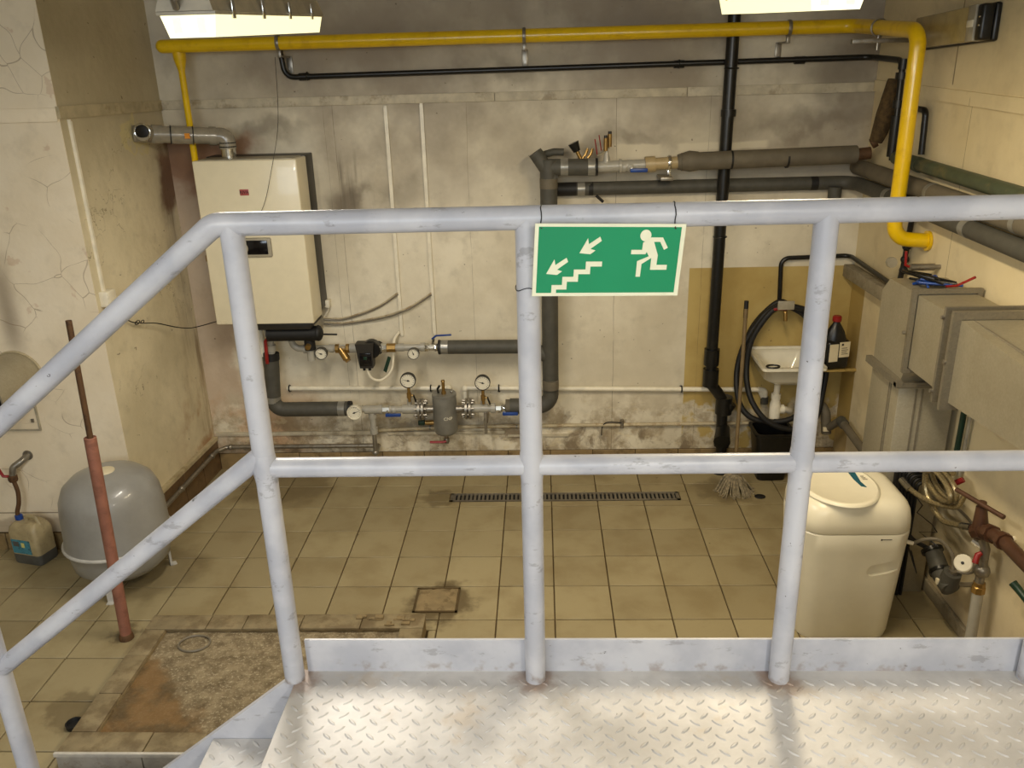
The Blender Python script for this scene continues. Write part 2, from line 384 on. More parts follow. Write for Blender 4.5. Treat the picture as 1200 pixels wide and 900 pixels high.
def spline(path, n=8):
    P = [Vector(p) for p in path]; out = []
    for i in range(len(P) - 1):
        p0 = P[max(i - 1, 0)]; p1 = P[i]; p2 = P[i + 1]; p3 = P[min(i + 2, len(P) - 1)]
        for k in range(n):
            t = k / n
            out.append(.5 * ((2 * p1) + (p2 - p0) * t + (2 * p0 - 5 * p1 + 4 * p2 - p3) * t * t + (-p0 + 3 * p1 - 3 * p2 + p3) * t ** 3))
    out.append(P[-1]); return out

class G:
    def __init__(s): s.v = []; s.f = []
    def add(s, vs, fs):
        o = len(s.v); s.v += [Vector(v) for v in vs]; s.f += [tuple(i + o for i in f) for f in fs]; return s
    def tf(s, start, M):
        for i in range(start, len(s.v)): s.v[i] = M @ s.v[i]
        return s
    def box(s, x0, x1, y0, y1, z0, z1, bev=0.0, seg=2):
        bm = bmesh.new()
        vs = [bm.verts.new(p) for p in ((x0, y0, z0), (x1, y0, z0), (x1, y1, z0), (x0, y1, z0), (x0, y0, z1), (x1, y0, z1), (x1, y1, z1), (x0, y1, z1))]
        for q in ((3, 2, 1, 0), (4, 5, 6, 7), (0, 1, 5, 4), (1, 2, 6, 5), (2, 3, 7, 6), (3, 0, 4, 7)): bm.faces.new([vs[i] for i in q])
        if bev: bmesh.ops.bevel(bm, geom=bm.edges[:], offset=bev, segments=seg, affect='EDGES', profile=.5)
        s.frombm(bm); return s
    def frombm(s, bm):
        bm.verts.index_update(); s.add([v.co.copy() for v in bm.verts], [tuple(v.index for v in f.verts) for f in bm.faces]); bm.free()
    def tube(s, path, r, n=12, bend=0.0, caps=True, closed=False):
        P = fillet(path, bend) if bend else [Vector(p) for p in path]
        rs = r if isinstance(r, (list, tuple)) else [r] * len(P)
        t0 = (P[1] - P[0]).normalized(); up = Vector((0, 0, 1)) if abs(t0.z) < .9 else Vector((1, 0, 0))
        nx = t0.cross(up).normalized(); vs = []; fs = []; prev = t0
        for i, p in enumerate(P):
            if closed: t = (P[(i + 1) % len(P)] - P[i - 1]).normalized()
            elif i == 0: t = t0
            elif i == len(P) - 1: t = (P[i] - P[i - 1]).normalized()
            else: t = ((P[i + 1] - P[i]).normalized() + (P[i] - P[i - 1]).normalized()).normalized()
            q = prev.rotation_difference(t); nx = (q @ nx); nx = (nx - t * nx.dot(t)).normalized(); prev = t
            ny = t.cross(nx)
            for k in range(n):
                a = 2 * PI * k / n; vs.append(p + (nx * math.cos(a) + ny * math.sin(a)) * rs[i])
        m = len(P)
        for i in range(m if closed else m - 1):
            a = i * n; b = ((i + 1) % m) * n
            for k in range(n): fs.append((a + k, a + (k + 1) % n, b + (k + 1) % n, b + k))
        if caps and not closed: fs.append(tuple(range(n - 1, -1, -1))); fs.append(tuple(range((m - 1) * n, m * n)))
        return s.add(vs, fs)
    def cyl(s, a, b, r, r2=None, n=16): return s.tube([a, b], [r, r if r2 is None else r2], n)
    def lathe(s, o, prof, axis='Z', n=24):
        """prof: list of (radius, height) from bottom to top along axis"""
        vs = []; fs = []
        for (r, h) in prof:
            for k in range(n):
                a = 2 * PI * k / n; c, d = r * math.cos(a), r * math.sin(a)
                p = {'Z': (c, d, h), 'X': (h, c, d), 'Y': (d, h, c), '-Y': (c, -h, d)}[axis]
                vs.append(Vector(o) + Vector(p))
        for i in range(len(prof) - 1):
            for k in range(n): fs.append((i * n + k, i * n + (k + 1) % n, (i + 1) * n + (k + 1) % n, (i + 1) * n + k))
        fs.append(tuple(range(n - 1, -1, -1))); fs.append(tuple(range((len(prof) - 1) * n, len(prof) * n)))
        return s.add(vs, fs)
    def torus(s, c, R0, r, axis='Z', n=32, m=8, sx=1, sy=1):
        pts = []
        for k in range(n):
            a = 2 * PI * k / n; u, v = R0 * math.cos(a) * sx, R0 * math.sin(a) * sy
            pts.append(Vector(c) + Vector({'Z': (u, v, 0), 'Y': (u, 0, v), 'X': (0, u, v)}[axis]))
        return s.tube(pts, r, m, closed=True)
    def prism(s, poly, d0, d1, plane='XZ'):
        """extrude a 2-D outline; plane XZ -> along Y, XY -> along Z, YZ -> along X"""
        def P(a, b, d): return {'XZ': (a, d, b), 'XY': (a, b, d), 'YZ': (d, a, b)}[plane]
        n = len(poly); vs = [P(a, b, d0) for a, b in poly] + [P(a, b, d1) for a, b in poly]
        fs = [tuple(range(n)), tuple(range(2 * n - 1, n - 1, -1))] + [(i, i + n, (i + 1) % n + n, (i + 1) % n) for i in range(n)]
        return s.add(vs, fs)
    def sphere(s, c, r, n=14, m=9, sc=(1, 1, 1)):
        prof = [(max(.0005, r * math.sin(PI * i / m)), -r * math.cos(PI * i / m)) for i in range(m + 1)]
        st = len(s.v); s.lathe((0, 0, 0), prof, 'Z', n)
        return s.tf(st, Matrix.Translation(c) @ Matrix.Diagonal((*sc, 1)))

ORG = {}
def mesh_of(g, name, origin, mat, angle=38, smooth=True):
    me = D.meshes.new(name); o = Vector(origin)
    me.from_pydata([tuple(v - o) for v in g.v], [], g.f)
    bm = bmesh.new(); bm.from_mesh(me); bmesh.ops.recalc_face_normals(bm, faces=bm.faces[:]); bm.to_mesh(me); bm.free()
    me.materials.append(MT[mat])
    if smooth:
        me.polygons.foreach_set('use_smooth', [True] * len(me.polygons)); me.set_sharp_from_angle(angle=R(angle))
    me.update(); return me
def tag(o, label=None, cat=None, group=None, kind=None):
    if label: o['label'] = label
    if cat: o['category'] = cat
    if group: o['group'] = group
    if kind: o['kind'] = kind
    return o
def thing(name, loc, label, cat, group=None):
    o = D.objects.new(name, None); COL.objects.link(o); o.location = loc; o.empty_display_size = .05
    ORG[o.name] = Vector(loc); return tag(o, label, cat, group)
def build(g, name, mat, parent=None, label=None, cat=None, group=None, kind=None, angle=38, smooth=True):
    if parent is None:
        xs = [v.x for v in g.v]; ys = [v.y for v in g.v]; zs = [v.z for v in g.v]
        org = Vector(((min(xs) + max(xs)) / 2, (min(ys) + max(ys)) / 2, min(zs)))
    else: org = ORG[parent.name]
    o = D.objects.new(name, mesh_of(g, name, org, mat, angle, smooth)); COL.objects.link(o)
    if parent is None: o.location = org
    else: o.parent = parent
    ORG[o.name] = org
    return tag(o, label, cat, group, kind)
def place(me, name, parent, loc):
    o = D.objects.new(name, me); COL.objects.link(o); o.parent = parent; o.location = Vector(loc) - ORG[parent.name]; ORG[o.name] = Vector(loc); return o
def struct(g, name, mat, **k): return build(g, name, mat, kind='structure', **k)
def text_part(body, size, M, mat, parent, name='lettering', depth=.0006, bold=0.0):
    cu = D.curves.new('txt', 'FONT'); cu.body = body; cu.size = size; cu.extrude = depth; cu.align_x = 'CENTER'; cu.align_y = 'CENTER'; cu.offset = bold
    t = D.objects.new('txt', cu); COL.objects.link(t); dg = bpy.context.evaluated_depsgraph_get()
    me = D.meshes.new_from_object(t.evaluated_get(dg)); D.objects.remove(t); D.curves.remove(cu)
    g = G(); g.add([M @ v.co for v in me.vertices], [tuple(p.vertices) for p in me.polygons]); D.meshes.remove(me)
    return build(g, name, mat, parent, smooth=False)
FRONT = Matrix.Rotation(R(90), 4, 'X')          # text lying in XY -> upright, facing -Y

# ------------------------------------------------------------------ room shell
WB, WL, WC, WR = .60, -2.10, -.48, 2.28          # back wall Y, left wall X, cream wall Y, right wall X
XL, YR, ZC = -4.6, -7.6, 3.7
def XW(y): return -2.10 - .051 * (WB - y)         # the tan wall stands slightly askew
floor = struct(G().box(XL - .2, WR + .2, YR - .2, WB + .2, -.12, -.008), 'floor', 'grout', label='brown ceramic tiled floor of the boiler room')
struct(G().box(XL - .2, WR + .2, YR - .2, WB + .2, ZC, ZC + .15), 'ceiling', 'ceiling')
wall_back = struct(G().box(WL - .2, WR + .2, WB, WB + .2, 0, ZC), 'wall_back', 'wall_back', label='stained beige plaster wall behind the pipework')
wall_left = struct(G().prism([(WL - .3, WB), (WL, WB), (XW(WC + .004), WC + .004), (WL - .3, WC + .004)], 0, ZC, 'XY'), 'wall_left', 'wall_left', label='damp tan side wall beside the boiler')
wall_cream = struct(G().box(XL - .2, WL - .3, WC, WC + .2, 0, ZC).box(WL - .3, XW(WC), WC, WC + .004, 0, ZC), 'wall_front_left', 'wall_cream', label='cracked cream wall with the round duct')
struct(G().box(XL - .2, XL, YR, WC, 0, ZC), 'wall_far_left', 'plain_wall')
wall_right = struct(G().box(WR, WR + .2, YR, WB, 0, ZC), 'wall_right', 'wall_right', label='yellowish painted side wall behind the sheet metal duct')
rw = G(); wx0, wx1, wz0, wz1 = -2.4, 1.2, 2.3, 3.5
rw.box(XL, wx0, YR - .2, YR, 0, ZC).box(wx1, WR, YR - .2, YR, 0, ZC).box(wx0, wx1, YR - .2, YR, 0, wz0).box(wx0, wx1, YR - .2, YR, wz1, ZC)
struct(rw, 'wall_rear', 'plain_wall')
wn = struct(G().box(wx0, wx1, YR - .12, YR - .08, wz0, wz0 + .06).box(wx0, wx1, YR - .12, YR - .08, wz1 - .06, wz1).box(wx0, wx0 + .06, YR - .12, YR - .08, wz0, wz1).box(wx1 - .06, wx1, YR - .12, YR - .08, wz0, wz1).box(-.63, -.57, YR - .12, YR - .08, wz0, wz1), 'window_1', 'trim')
build(G().box(wx0, wx1, YR - .105, YR - .10, wz0, wz1), 'pane', 'glass', wn)

# --- floor tiles
T = .30; J = .0032
KX0, KX1, KY0, KY1 = -1.735, -.345, -2.21, -1.285
def tile_mesh(w, h, key):
    g = G().box(-w / 2 + J, w / 2 - J, -h / 2 + J, h / 2 - J, -.012, 0, .0018, 1); return mesh_of(g, 'tile', (0, 0, 0), 'tile')
full = tile_mesh(T, T, 'f')
def tile_rect(x0, x1, y0, y1):
    if x1 - x0 < .012 or y1 - y0 < .012: return
    me = full if abs(x1 - x0 - T) < 1e-4 and abs(y1 - y0 - T) < 1e-4 else tile_mesh(x1 - x0, y1 - y0, 0)
    o = place(me, 'tile', floor, ((x0 + x1) / 2, (y0 + y1) / 2, random.uniform(-.0008, .0006)))
    o.rotation_euler = (random.uniform(-.0012, .0012), random.uniform(-.0012, .0012), 0)
GX0, GX1, GY0, GY1 = -.37, 1.14, .075, .185
for i in range(-14, 8):
    for k in range(-9, 2):
        x0, x1, y0, y1 = i * T, min((i + 1) * T, WR), k * T, (k + 1) * T
        if y0 >= WC - .01 and x1 <= WL + .01: continue
        if x1 <= WL - .05 and y1 > WC: y1 = WC
        if x0 < WL and y0 >= WC - .01: x0 = max(x0, WL - .03)
        if k < -7 and i > -6: continue                        # below the platform, out of sight
        if k == 0 and -2 <= i <= 3:                             # rows cut round the drain channel
            tile_rect(x0, x1, 0, GY0 - .004)
            tile_rect(x0, x1, GY1 + .004, .3)
            if i == -2: tile_rect(x0, -.3 + .0, GY0 - .004, GY1 + .004) if GX0 > -.3 else tile_rect(x0, GX0 - .004, GY0 - .004, GY1 + .004)
            if i == 3: tile_rect(GX1 + .004, x1, GY0 - .004, GY1 + .004)
            continue
        if x0 < KX1 and x1 > KX0 and y0 < KY1 and y1 > KY0:     # cut at the pit kerb
            if y1 > KY1: tile_rect(x0, x1, max(KY1, y0), y1)
            if x0 < KX0: tile_rect(x0, KX0, y0, min(y1, KY1))
            if x1 > KX1: tile_rect(KX1, x1, y0, min(y1, KY1))
            continue
        tile_rect(x0, x1, y0, y1)

# --- skirting: tiles along the back wall, brown tiles along the left wall
sk = struct(G().box(WL, WR, WB - .006, WB, 0, .125), 'baseboard_back', 'grout')
for i in range(-7, 8):
    x0, x1 = max(i * T, WL + .02), min((i + 1) * T, WR)
    place(mesh_of(G().box(-(x1 - x0) / 2 + J, (x1 - x0) / 2 - J, -.008, 0, 0, .125, .002, 1), 'skirting_tile', (0, 0, 0), 'skirt'), 'skirting_tile', sk, ((x0 + x1) / 2, WB - .006, .0))
sk = struct(G().prism([(WL, WB), (WL + .006, WB), (XW(WC) + .006, WC), (XW(WC), WC)], 0, .245, 'XY'), 'baseboard_left', 'grout')
for i in range(4):
    o = place(mesh_of(G().box(0, .012, -.135 + J, .135 - J, 0, .235, .002, 1), 'skirting_tile', (0, 0, 0), 'skirt_brown'), 'skirting_tile', sk, (XW(WC + .135 + i * .27) + .006, WC + .135 + i * .27, .0))
    o.rotation_euler.z = -.051
build(G().prism([(WL, WB - .02), (WL + .03, WB - .02), (XW(WC) + .03, WC), (XW(WC), WC)], .238, .262, 'XY'), 'capping', 'trim_dirty', sk)
sk = struct(G().box(XL, XW(WC) - .01, WC - .006, WC, 0, .115), 'baseboard_front_left', 'grout')
for i in range(-12, -8):
    place(mesh_of(G().box(-.15 + J, .15 - J, -.008, 0, 0, .11, .002, 1), 'skirting_tile', (0, 0, 0), 'skirt'), 'skirting_tile', sk, (i * T + .15, WC - .006, .0))
sk = struct(G().box(WR - .022, WR, -3.0, .0, 0, .07, .004), 'baseboard_right', 'stone')

# --- dado strips and cable trunking
for nm, g, mt in (('trim_1', [G().box(WL + .01, -.02, WB - .014, WB, 2.478, 2.532, .003), G().box(-.016, 1.15, WB - .012, WB, 2.478, 2.530, .003), G().box(1.154, WR, WB - .014, WB, 2.476, 2.532, .003)], 'trim'),
                  ('trim_2', [G().prism([(WL - .004, WB - .002), (WL + .014, WB - .002), (XW(WC) + .014, WC - .01), (XW(WC) - .004, WC - .01)], 2.475, 2.535, 'XY')], 'trim_dirty'),
                  ('trim_3', [G().box(XL, XW(WC) - .004, WC - .014, WC, 2.462, 2.528, .003)], 'wall_cream'),
                  ('trim_4', [G().prism([(WB - .02, 2.482), (WB - .02, 2.544), (-2.2, 2.432), (-2.2, 2.37)], WR - .016, WR, 'YZ')], 'wall_right')):
    s0 = struct(g[0], nm, mt, label=None)
    for q in g[1:]: build(q, 'strip_length', mt, s0)
struct(G().box(WR - .07, WR, -.62, WB, 1.345, 1.425, .006), 'trim_5', 'stone')
for x, z0, z1, lb in ((-.695, .985, 2.47, 'thin white cable trunking running down to the pump wiring'), (-.472, .99, 2.48, 'thin white cable trunking ending above the lever valve')):
    t = thing('cable_trunking', (x, WB, z0), lb, 'trunking', 'cable trunking on the walls')
    build(G().box(x - .010, x + .010, WB - .014, WB, z0, z1, .002, 1), 'channel', 'white_pvc', t)
    build(G().box(x - .0115, x + .0115, WB - .018, WB - .013, z0 + .01, z1 - .01, .001, 1), 'cover', 'white_pvc', t)
t = thing('cable_trunking', (WL - .05, -.41, 1.55), 'thin white cable trunking on the damp tan wall', 'trunking', 'cable trunking on the walls')
build(G().box(XW(-.41) - .001, XW(-.41) + .012, -.418, -.400, 1.55, 2.47, .002, 1), 'channel', 'white_pvc', t)
build(G().box(XW(-.41) + .011, XW(-.41) + .016, -.419, -.399, 1.56, 2.46, .001, 1), 'cover', 'white_pvc', t)
t = thing('junction_box', (WL, -.40, 1.49), 'white junction box below the trunking on the tan wall', 'junction box')
build(G().box(XW(-.40) - .003, XW(-.40) + .045, -.45, -.36, 1.49, 1.575, .005), 'box_body', 'white_pvc', t)
build(G().box(XW(-.40) + .045, XW(-.40) + .05, -.446, -.364, 1.494, 1.571, .002), 'cover', 'white_pvc', t)

# ------------------------------------------------------------------ platform
DZ = 1.242; RY = -3.138
pf = thing('steel_platform', (.6, -4.4, 0), 'worn white chequer plate platform with toe boards', 'platform')
build(G().box(-.36, 2.2, -6.2, -3.105, DZ - .006, DZ, .001, 1), 'deck_plate', 'deck', pf)
def lozenges(x0, x1, y0, y1, z):
    g = G(); dx, dy = .0485, .0220; r = 0; y = y1
    L, W, H = .0150, .0046, .0026
    while y > y0:
        x = x0 + (dx / 2 if r % 2 else 0)
        a = R(42) if r % 2 else R(-42); c, s = math.cos(a), math.sin(a)
        while x < x1:
            P = []
            for (u, v) in ((-L, 0), (-L * .55, -W * .8), (0, -W), (L * .55, -W * .8), (L, 0), (L * .55, W * .8), (0, W), (-L * .55, W * .8)):
                P.append((x + u * c - v * s, y + u * s + v * c, z))
            for (u, v) in ((-L * .7, 0), (0, -W * .45), (L * .7, 0), (0, W * .45)):
                P.append((x + u * c - v * s, y + u * s + v * c, z + H))
            g.add(P, [(0, 1, 8), (1, 2, 9, 8), (2, 3, 10, 9), (3, 4, 10), (4, 5, 10), (5, 6, 11, 10), (6, 7, 8, 11), (7, 0, 8), (8, 9, 10, 11)])
            x += dx
        y -= dy; r += 1
    return g
build(lozenges(-.335, 1.6, -4.0, -3.155, DZ), 'tread_pattern', 'deck', pf, kind='stuff', angle=20)
for x0, x1 in ((-.338, .2275), (.2285, .8115), (.8125, 1.3965), (1.3975, 2.2)):
    build(G().box(x0, x1, -3.112, -3.104, DZ - .06, 1.334, .001, 1), 'toe_board', 'rail', pf)
build(G().box(-.36, 2.2, -3.20, -3.112, DZ - .10, DZ - .006), 'edge_beam', 'rail', pf)
for x in (-.2, 2.0):
    for y in (-3.25, -5.9): build(G().box(x - .04, x + .04, y - .04, y + .04, 0, DZ - .006), 'support_leg', 'rail', pf)
# stair: two stringers and treads going down beside the platform
st = thing('steel_stair', (-.9, -3.6, 0), 'grey steel stair with chequer treads going down from the platform', 'stair')
sl = math.tan(R(38.8))
def stringer(y0, y1):
    xa, za = -.352, DZ + .018; xb = xa - (za - .02) / sl
    return G().prism([(xa, za), (xa, za - .235), (xb + .16, .0), (xb, .0), (xb, .03)], y0, y1, 'XZ')
for y0, y1 in ((-3.135, -3.120), (-4.35, -4.335)): build(stringer(y0, y1), 'stringer', 'rail', st)
for k in range(5):
    z = DZ - .19 * (k + 1); x1 = -.375 - .236 * k; x0 = x1 - .222
    build(G().box(x0, x1, -4.33, -3.136, z - .005, z, .001, 1), 'tread', 'deck', st)
    if k < 2: build(lozenges(x0 + .02, x1 - .01, -3.6, -3.155, z), 'tread_pattern', 'deck', st, kind='stuff', angle=20)
# railing
rl = thing('guard_railing', (.4, RY, DZ), 'pale grey tubular steel railing along the platform and stair', 'railing')
RR_ = .0242
zt, zm = 2.353, 1.815
build(G().tube([(-1.75, RY, zt - 1.352 * .782), (-.398, RY, zt), (2.1, RY, zt + .003)], RR_, 20, bend=.05), 'top_rail', 'rail', rl)
build(G().tube([(-.36, RY, zm), (2.1, RY, zm)], RR_ * .93, 20), 'mid_rail', 'rail', rl)
build(G().tube([(-1.75, RY, zm + .02 - 1.38 * .782), (-.362, RY, zm + .035)], RR_ * .93, 20), 'mid_rail', 'rail', rl)
for x in (-.363, .228, .812, 1.397, 1.90):
    build(G().cyl((x, RY, DZ), (x, RY, zt), RR_, n=20), 'post', 'rail', rl)
    g = G(); g.tube([(x, RY, zm - .034), (x, RY, zm), (x, RY, zm + .034)], [RR_ + .0004, RR_ + .004, RR_ + .0004], 20)
    build(g, 'weld', 'rail', rl)
build(G().cyl((-1.1, RY, .648), (-1.1, RY, zt - .702 * .782), RR_, n=20), 'post', 'rail', rl)

# ------------------------------------------------------------------ escape sign (hangs on the railing)
SX, SY, SZ = .2415, RY - .034, 2.2715
sg = thing('escape_sign', (SX + .148, SY, SZ - .07), 'green escape sign with running man, stairs and arrows wired to the railing', 'sign')
SW, SH = .295, .1475
TILT = Matrix.Translation((.3863, -3.1705, 2.2725)) @ Matrix.Rotation(R(7.3), 4, 'Z') @ Matrix.Rotation(R(2.54), 4, 'Y') @ Matrix.Rotation(R(7.44), 4, 'X')
def sbox(a, b, c, d, y0, y1, bev=0):
    g = G().box(a, b, y0, y1, c, d, bev); return g.tf(0, TILT)
def spoly(P, y0=-.0024, y1=-.0010): return G().prism(P, y0, y1, 'XZ').tf(0, TILT)
build(sbox(-SW / 2, SW / 2, -SH / 2, SH / 2, -.0008, .0012), 'panel', 'sign_cream', sg)
build(sbox(-SW / 2 + .0075, SW / 2 - .0085, -SH / 2 + .0070, SH / 2 - .0060, -.0014, -.0004), 'green_field', 'sign_green', sg)
def spx(x, y):
    """sign artwork coordinates: 0..1000 across, 0..470 down"""
    return (-SW / 2 + x / 1000 * SW, SH / 2 - y / 470 * SH)
def art(P, name):
    return build(spoly([spx(*p) for p in P]), name, 'sign_cream', sg, smooth=False)
for ox, oy in ((302, 80), (88, 215)):
    art([(ox, oy + 105), (ox + 50, oy + 10), (ox + 58, oy + 48), (ox + 130, oy), (ox + 142, oy + 26), (ox + 70, oy + 78), (ox + 105, oy + 88), (ox + 72, oy + 112)], 'arrow')
art([(128, 448), (128, 394), (198, 394), (198, 340), (272, 340), (272, 292), (350, 292), (350, 240), (458, 240), (458, 272), (382, 272), (382, 322), (304, 322), (304, 372), (230, 372), (230, 424), (160, 424), (160, 448)], 'stairs_symbol')
art([(735 + 37 * math.cos(2 * PI * k / 20), 72 + 37 * math.sin(2 * PI * k / 20)) for k in range(20)], 'man_head')
art([(722, 118), (775, 84), (852, 84), (892, 150), (868, 164), (836, 112), (795, 112), (830, 198), (828, 262), (900, 262), (900, 294), (788, 294), (788, 216), (726, 256), (724, 340), (694, 340), (694, 238), (770, 206), (752, 176), (746, 192), (648, 192), (648, 164), (720, 164)], 'man_body')
art([(880, 457), (918, 457), (914, 464), (884, 464)], 'maker_mark')
for sxx, up in ((.0115 - SW / 2, 1), (SW / 2 - .022, 1)):
    cn = TILT @ Vector((sxx, -.004, SH / 2 - .008)); x = cn.x; zb = cn.z
    pts = [tuple(cn)] + [(x + .001 * math.sin(5 * a), RY - math.cos(a) * .0262, zt + math.sin(a) * .0262) for a in [PI * k / 8 - .6 for k in range(0, 12)]] + [tuple(cn + Vector((.001, -.001, 0)))]
    build(G().tube(pts, .0011, 6), 'tie_wire', 'black_matte', sg)
build(G().tube([(.228 + .0258 * math.cos(a), RY + .0258 * math.sin(a), 2.214 + .004 * math.sin(3 * a)) for a in [-.9 - 2 * PI * .93 * k / 22 for k in range(23)]], .0010, 6), 'tie_wire', 'black_matte', sg)

# ------------------------------------------------------------------ ceiling lamps
def lamp(x, yn, zn, lb, tone):
    Lh, W = 1.21, .155
    t = thing('fluorescent_lamp', (x, yn + .6, zn), lb, 'lamp', 'lit twin tube ceiling lamps')
    Mx = Matrix.Translation((x, yn, zn)) @ Matrix.Rotation(R(3.2), 4, 'X')
    def P(g): return g.tf(0, Mx)
    def trough(w0, w1, z0, z1, y0, y1, e):
        return G().add([(-w0, y0 + e, z0), (w0, y0 + e, z0), (w0, y1 - e, z0), (-w0, y1 - e, z0), (-w1, y0, z1), (w1, y0, z1), (w1, y1, z1), (-w1, y1, z1)],
                       [(3, 2, 1, 0), (4, 5, 6, 7), (0, 1, 5, 4), (1, 2, 6, 5), (2, 3, 7, 6), (3, 0, 4, 7)])
    build(P(trough(W * .405, W * .485, .0, .056, .012, Lh - .012, .012)), 'diffuser', 'lamp_glow', t, smooth=False)
    build(P(G().box(-W / 2 - .003, W / 2 + .003, 0, Lh, .056, .066, .002)), 'rim', 'lamp_body', t)
    build(P(trough(W * .5, W * .40, .066, .115, .003, Lh - .003, -.012)), 'housing', 'lamp_body', t, smooth=False)
    for s in (-1, 1): build(P(G().prism([(s * .033 - .011, .012), (s * .033 + .011, .012), (s * .033 + .011, .05), (s * .033 - .011, .05)], .013, .0185, 'XZ')), 'tube_holder', 'lamp_end', t)
    for y in (.14, .42, .72, 1.02):
        for s in (-1, 1): build(P(G().box(s * (W / 2 + .004) - .003, s * (W / 2 + .004) + .003, y - .011, y + .011, .046, .100, .001)), 'clip', 'chrome', t)
    build(P(G().tube([(-.02, -.004, .075), (-.015, -.03, .095), (0, -.012, .11)], .011, 10)), 'cable_gland', 'steel', t)
    li = D.lights.new('tube_light', 'AREA'); li.shape = 'RECTANGLE'; li.size = W * .76; li.size_y = Lh - .06; li.energy = TUBE_W; li.color = tone
    lo = D.objects.new('tube_light', li); COL.objects.link(lo); lo.parent = t
    lo.matrix_local = Matrix.Translation(-Vector(t.location)) @ Mx @ Matrix.Translation((0, Lh / 2, -.004))
    for y in (.25, .95):
        a = Mx @ Vector((0, y, .112)); build(G().cyl(a, (a.x, a.y, ZC), .005, n=8), 'hanger_rod', 'steel', t)
lamp(-.680, -2.40, 2.735, 'lit fluorescent lamp above the boiler side of the room', TUBE_NEUTRAL)
lamp(1.035, -2.40, 2.757, 'lit fluorescent lamp above the white cabinet side of the room', TUBE_WARM)
lamp(-1.2, -5.9, 2.98, 'lit fluorescent lamp over the stair side of the platform', TUBE_NEUTRAL)
lamp(1.0, -5.9, 2.98, 'lit fluorescent lamp over the duct side of the platform', TUBE_NEUTRAL)

# ------------------------------------------------------------------ boiler and flue
BX0, BX1, BY, BZ0, BZ1 = -1.805, -1.182, .22, 1.19, 2.195
bo = thing('wall_boiler', (-1.49, .42, BZ0), 'cream wall hung gas boiler with dark display panel', 'boiler')
build(G().box(BX0, BX1, BY, .44, BZ0, BZ1, .008, 3), 'front_shell', 'boiler', bo)
build(G().box(BX0 + .002, BX1 - .001, .44, WB, BZ0 + .03, BZ1 + .006, .004), 'back_frame', 'boiler_black', bo)
build(G().box(BX0 + .03, BX1 - .03, BY + .02, .44, BZ1 - .002, BZ1 + .004, .002), 'top_panel', 'bezel', bo)
b = build(G().box(-1.60, -1.388, BY - .010, BY + .002, 1.618, 1.738, .012, 3), 'display_panel', 'bezel', bo)
build(G().box(-1.555, -1.412, BY - .013, BY - .008, 1.636, 1.722, .004), 'screen', 'screen', b)
build(G().lathe((-1.565, BY - .008, 1.675), [(.034, 0), (.034, .014), (.028, .02)], '-Y', 20), 'dial_knob', 'bezel', b)
b = build(G().box(-1.541, -1.487, BY - .003, BY + .001, 1.991, 2.027, .001), 'badge', 'label_red', bo)
text_part('RIVA', .026, Matrix.Translation((-1.514, BY - .0034, 2.009)) @ FRONT, 'badge_ink', b, bold=.0006)
build(G().box(-1.775, -1.735, BY - .002, BY + .001, 1.197, 1.218), 'sticker', 'paper', bo)
build(G().box(-1.62, -1.22, .27, .56, 1.135, BZ0 + .002, .01), 'underside_tray', 'boiler_black', bo)
# flue
fl = thing('flue_pipe', (-1.64, .40, 2.2), 'shiny grey plastic flue pipe from the boiler top into the tan wall', 'flue')
FZ = 2.325
build(G().lathe((-1.64, .40, BZ1 + .002), [(.044, 0), (.044, .055), (.040, .06)], 'Z'), 'collar', 'chrome', fl)
build(G().tube([(-1.64, .40, 2.25), (-1.64, .40, FZ), (-1.74, .385, FZ)], .050, 20, bend=.06), 'elbow', 'flue', fl)
for a in (2.262, 2.285): build(G().torus((-1.64, .40, a), .046, .005), 'seal_ring', 'black_matte', fl)
build(G().cyl((-1.70, .391, FZ), (WL - .02, .215, FZ + .035), .049, n=24), 'straight_pipe', 'flue', fl)
dv = (Vector((WL - .02, .215, FZ + .035)) - Vector((-1.70, .391, FZ))).normalized(); p0 = Vector((-1.70, .391, FZ))
for d0, d1, r in ((.0, .04, .055), (.13, .25, .0525), (.30, .36, .0545)): build(G().cyl(p0 + dv * d0, p0 + dv * d1, r, n=24), 'socket', 'flue', fl)
for d0 in (.128, .252): build(G().cyl(p0 + dv * d0, p0 + dv * (d0 + .006), .0545, n=24), 'seal_ring', 'black_matte', fl)
build(G().box(-1.842, -1.812, .268, .274, 2.322, 2.352), 'sticker', 'orange', fl)
cp = build(G().tube([(-2.045, .245, 2.355), (-2.045, .17, 2.37)], .049, 24), 'inspection_socket', 'flue', fl)
build(G().lathe((-2.045, .171, 2.37), [(.040, 0), (.038, .006), (.02, .009)], '-Y'), 'inspection_cap', 'black', cp)
build(G().torus((-2.045, .170, 2.37), .045, .006, 'Y'), 'rim', 'chrome', cp)

# ------------------------------------------------------------------ gas pipe
gp = thing('gas_pipe', (0, .5, 2.8), 'thick yellow gas pipe running across the wall and down the corner', 'pipe')
GR = .038; GYY = .40
build(G().tube([(-1.946, GYY, 2.834), (2.055, GYY, 2.838), (2.088, -.385, 2.775), (2.092, -.385, 1.772), (WR - .006, -.385, 1.757)], GR, 20, bend=.085), 'main_pipe', 'yellow', gp)
build(G().sphere((-1.946, GYY, 2.834), GR), 'end_cap', 'yellow', gp)
build(G().tube([(-1.862, GYY + .02, 2.825), (-1.862, GYY + .02, 2.76), (-1.862, GYY + .02, 2.695), (-1.864, GYY + .02, 1.25)], [.040, .036, .0195, .0195], 16), 'drop_pipe', 'yellow', gp)
build(G().lathe((WR - .002, -.385, 1.757), [(.052, -.014), (.052, 0)], 'X'), 'wall_flange', 'yellow', gp)
build(G().lathe((-1.864, GYY + .02, 1.56), [(.026, 0), (.026, .035), (.0205, .04)], 'Z'), 'coupling', 'brass', gp)
